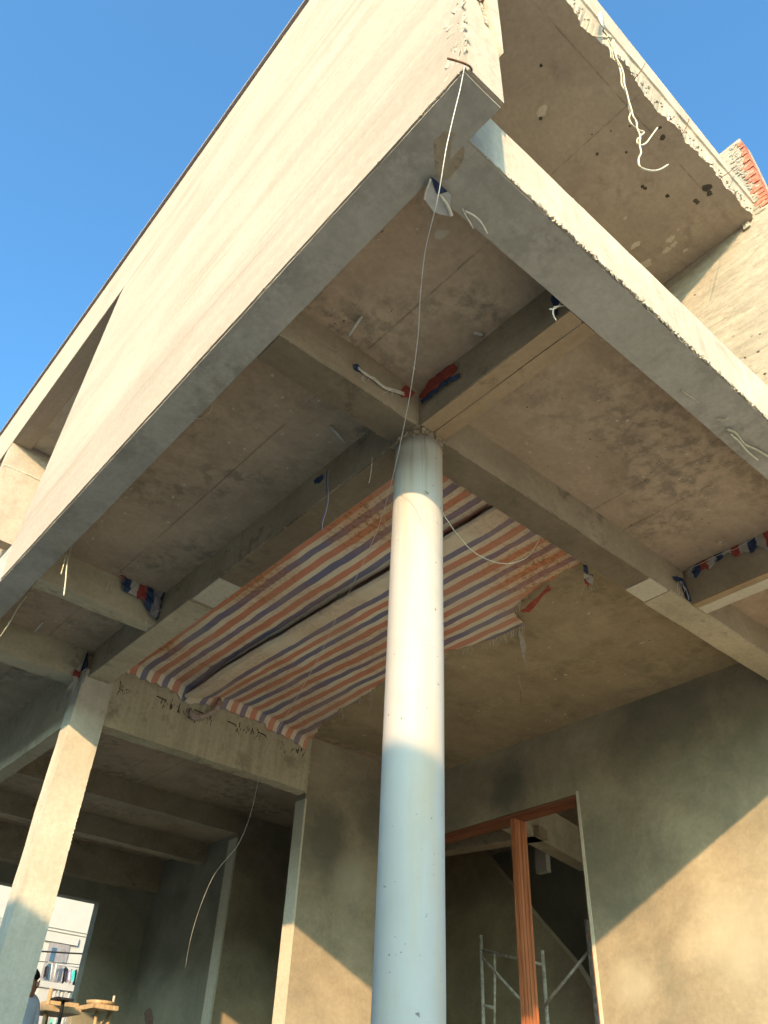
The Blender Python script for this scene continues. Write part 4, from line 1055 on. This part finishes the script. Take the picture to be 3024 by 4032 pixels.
box('pane', (mx + .05, YH - .04, zb + .05), (q.x - .04, YH - .032, zt_), 'curtain', wf, amp=0)
# balcony
YB = YH - 1.3
r0, r1 = h(440, 1285, YB), h(830, 1350, YB); zr = (r0.z + r1.z) / 2; xe = r1.x + 1.2
bc = box('balcony', (r0.x - .05, YB - .05, zr - 1.0), (xe, YH, zr - .80), 'house_white', wh, amp=0)
box('handrail', (r0.x - .08, YB - .08, zr - .10), (xe, YB + .10, zr + .02), 'house_white', bc, amp=0)
c0 = h(560, 1340, YB).x
box('corner_pier', (r0.x - .02, YB - .04, zr - .80), (c0, YB + .2, zr - .10), 'house_white', bc, amp=0)
def lathe(name, c, prof, mat, parent, seg=12):
    bm = bmesh.new(); rs = [[bm.verts.new((c[0] + r * math.cos(2 * math.pi * k_ / seg), c[1] + r * math.sin(2 * math.pi * k_ / seg), c[2] + z)) for k_ in range(seg)] for r, z in prof]
    for a_, b_ in zip(rs, rs[1:]):
        for k_ in range(seg): bm.faces.new((a_[k_], a_[(k_ + 1) % seg], b_[(k_ + 1) % seg], b_[k_]))
    bm.faces.new(rs[0][::-1]); bm.faces.new(rs[-1]); return finish(name, bm, mat, parent, True)
x = c0 + .12
while x < xe - .1:
    lathe('baluster', (x, YB + .02, zr - .80), [(.045, 0), (.05, .05), (.03, .10), (.055, .28), (.03, .48), (.025, .58), (.045, .66), (.045, .70)], 'house_white', bc); x += .165
box('painted_shade_panel', (r0.x, YH - .05, zr - 2.6), (xe, YH - .035, zr - 1.0), 'frame_grey', wh, amp=0)  # grey panel standing in for the shade beneath the balcony
# mint shutter below
m0, m1 = h(540, 1620, YB), h(750, 1640, YB)
sw = box('shutter', (m0.x - .9, YH - .12, m0.z - 2.2), (m1.x + .3, YH - .06, m0.z), 'mint', wh, amp=0)
x = m0.x - .8
while x < m1.x + .25:
    box('slat', (x, YH - .17, m0.z - 2.2), (x + .06, YH - .12, m0.z - .05), 'mint', sw, amp=0); x += .14
# laundry rack on the balcony
YR_ = YB + .45
lr = empty('drying_rack', h(520, 1075, YR_), 'white drying rack on the balcony of the white house', 'drying rack')
tube_obj('rail', [h(520, 1075, YR_), h(580, 1085, YR_), h(700, 1075, YR_)], .022, 'house_white', lr)
tube_obj('pole', [h(570, 1090, YR_), h(545, 1290, YR_)], .016, 'house_white', lr); tube_obj('pole', [h(620, 1080, YR_), h(580, 1290, YR_)], .022, 'house_white', lr)
tube_obj('rail', [h(560, 1085, YR_ + .2), h(900, 1140, YR_ + .2)], .012, 'house_white', lr)
for (x0, x1, y0, y1, mt, nm, dk) in ((500, 545, 1100, 1240, 'black_cloth', 'dark shirt at the left end of the drying rack', 0), (630, 700, 1115, 1290, 'grey_cloth', 'large grey garment in the middle of the drying rack', .0),
    (700, 750, 1120, 1300, 'black_cloth', 'dark trousers next to the grey garment', .02), (752, 775, 1150, 1280, 'lilac', 'lilac shirt between dark clothes on the rack', .04), (776, 800, 1140, 1310, 'grey_cloth', 'narrow grey garment left of the teal one', .02),
    (800, 820, 1150, 1275, 'teal', 'bright teal garment on the drying rack', -.02), (822, 852, 1145, 1320, 'black_cloth', 'dark jacket right of the teal garment', .03), (856, 885, 1165, 1240, 'lilac', 'pale lilac cloth at the window edge of the rack', .05)):
    yy = YR_ + .2 + dk; nseg = 8
    t0, t1 = h(x0, y0, yy), h(x1, y0 + (x1 - x0) * .15, yy); bz = h(x0, y1, yy).z
    bm = bmesh.new(); top_, bot_ = [], []
    for i in range(nseg + 1):
        t = i / nseg; wv = .03 * math.sin(t * 9 + x0); X_ = t0.x + (t1.x - t0.x) * t
        sh_ = -.05 * abs(t - .5) * 2
        top_.append(Vector((X_, yy + wv * .3, t0.z + sh_))); bot_.append(Vector((X_ + .02, yy + wv, bz + .03 * math.sin(t * 7 + x1))))
    prism(bm, top_ + bot_[::-1], (0, .03, 0)); o = finish('laundry', bm, mt); tag(o, nm, 'laundry', 'laundry on the balcony drying rack')
# cables crossing outside the window
o = tube_obj('overhead_cable', [h(-200, 930, 14), h(420, 955, 14), h(930, 985, 14), h(1600, 1010, 14)], .014, 'cable', None, 3); tag(o, 'black cable crossing in front of the white house', 'cable')
o = tube_obj('overhead_cable', [h(300, 1060, 14), h(700, 1085, 14), h(1200, 1140, 14)], .006, 'cable', None, 3); tag(o, 'thin cable just above the drying rack', 'cable')

# neighbour on the sun side of the street (outside the frame; its roof line shades the street and the foot of the column)
nb = empty('neighbour_house', (-9, 0, 0), 'neighbouring house across the lane on the sunny side', 'house')
NX = -8.3; zn = 2.974 + .415 * (-.153 - (NX + .2))
box('wall', (-16, -8.2, 0), (NX, 30, zn - .25), 'house_white', nb, amp=0)
box('roof', (-16.3, -8.4, zn - .25), (NX + .2, 30.3, zn), 'tile', nb, amp=0)
for i in range(8):
    y0 = -7.2 + i * 4.6
    wf = box('window', (NX, y0, 1.2), (NX + .08, y0 + 1.6, 2.8), 'frame_grey', nb, amp=0); box('pane', (NX + .08, y0 + .1, 1.3), (NX + .10, y0 + 1.5, 2.7), 'glass', wf, amp=0)
    wf = box('window', (NX, y0, 3.9), (NX + .08, y0 + 1.6, 5.4), 'frame_grey', nb, amp=0); box('pane', (NX + .08, y0 + .1, 4.0), (NX + .10, y0 + 1.5, 5.3), 'glass', wf, amp=0)
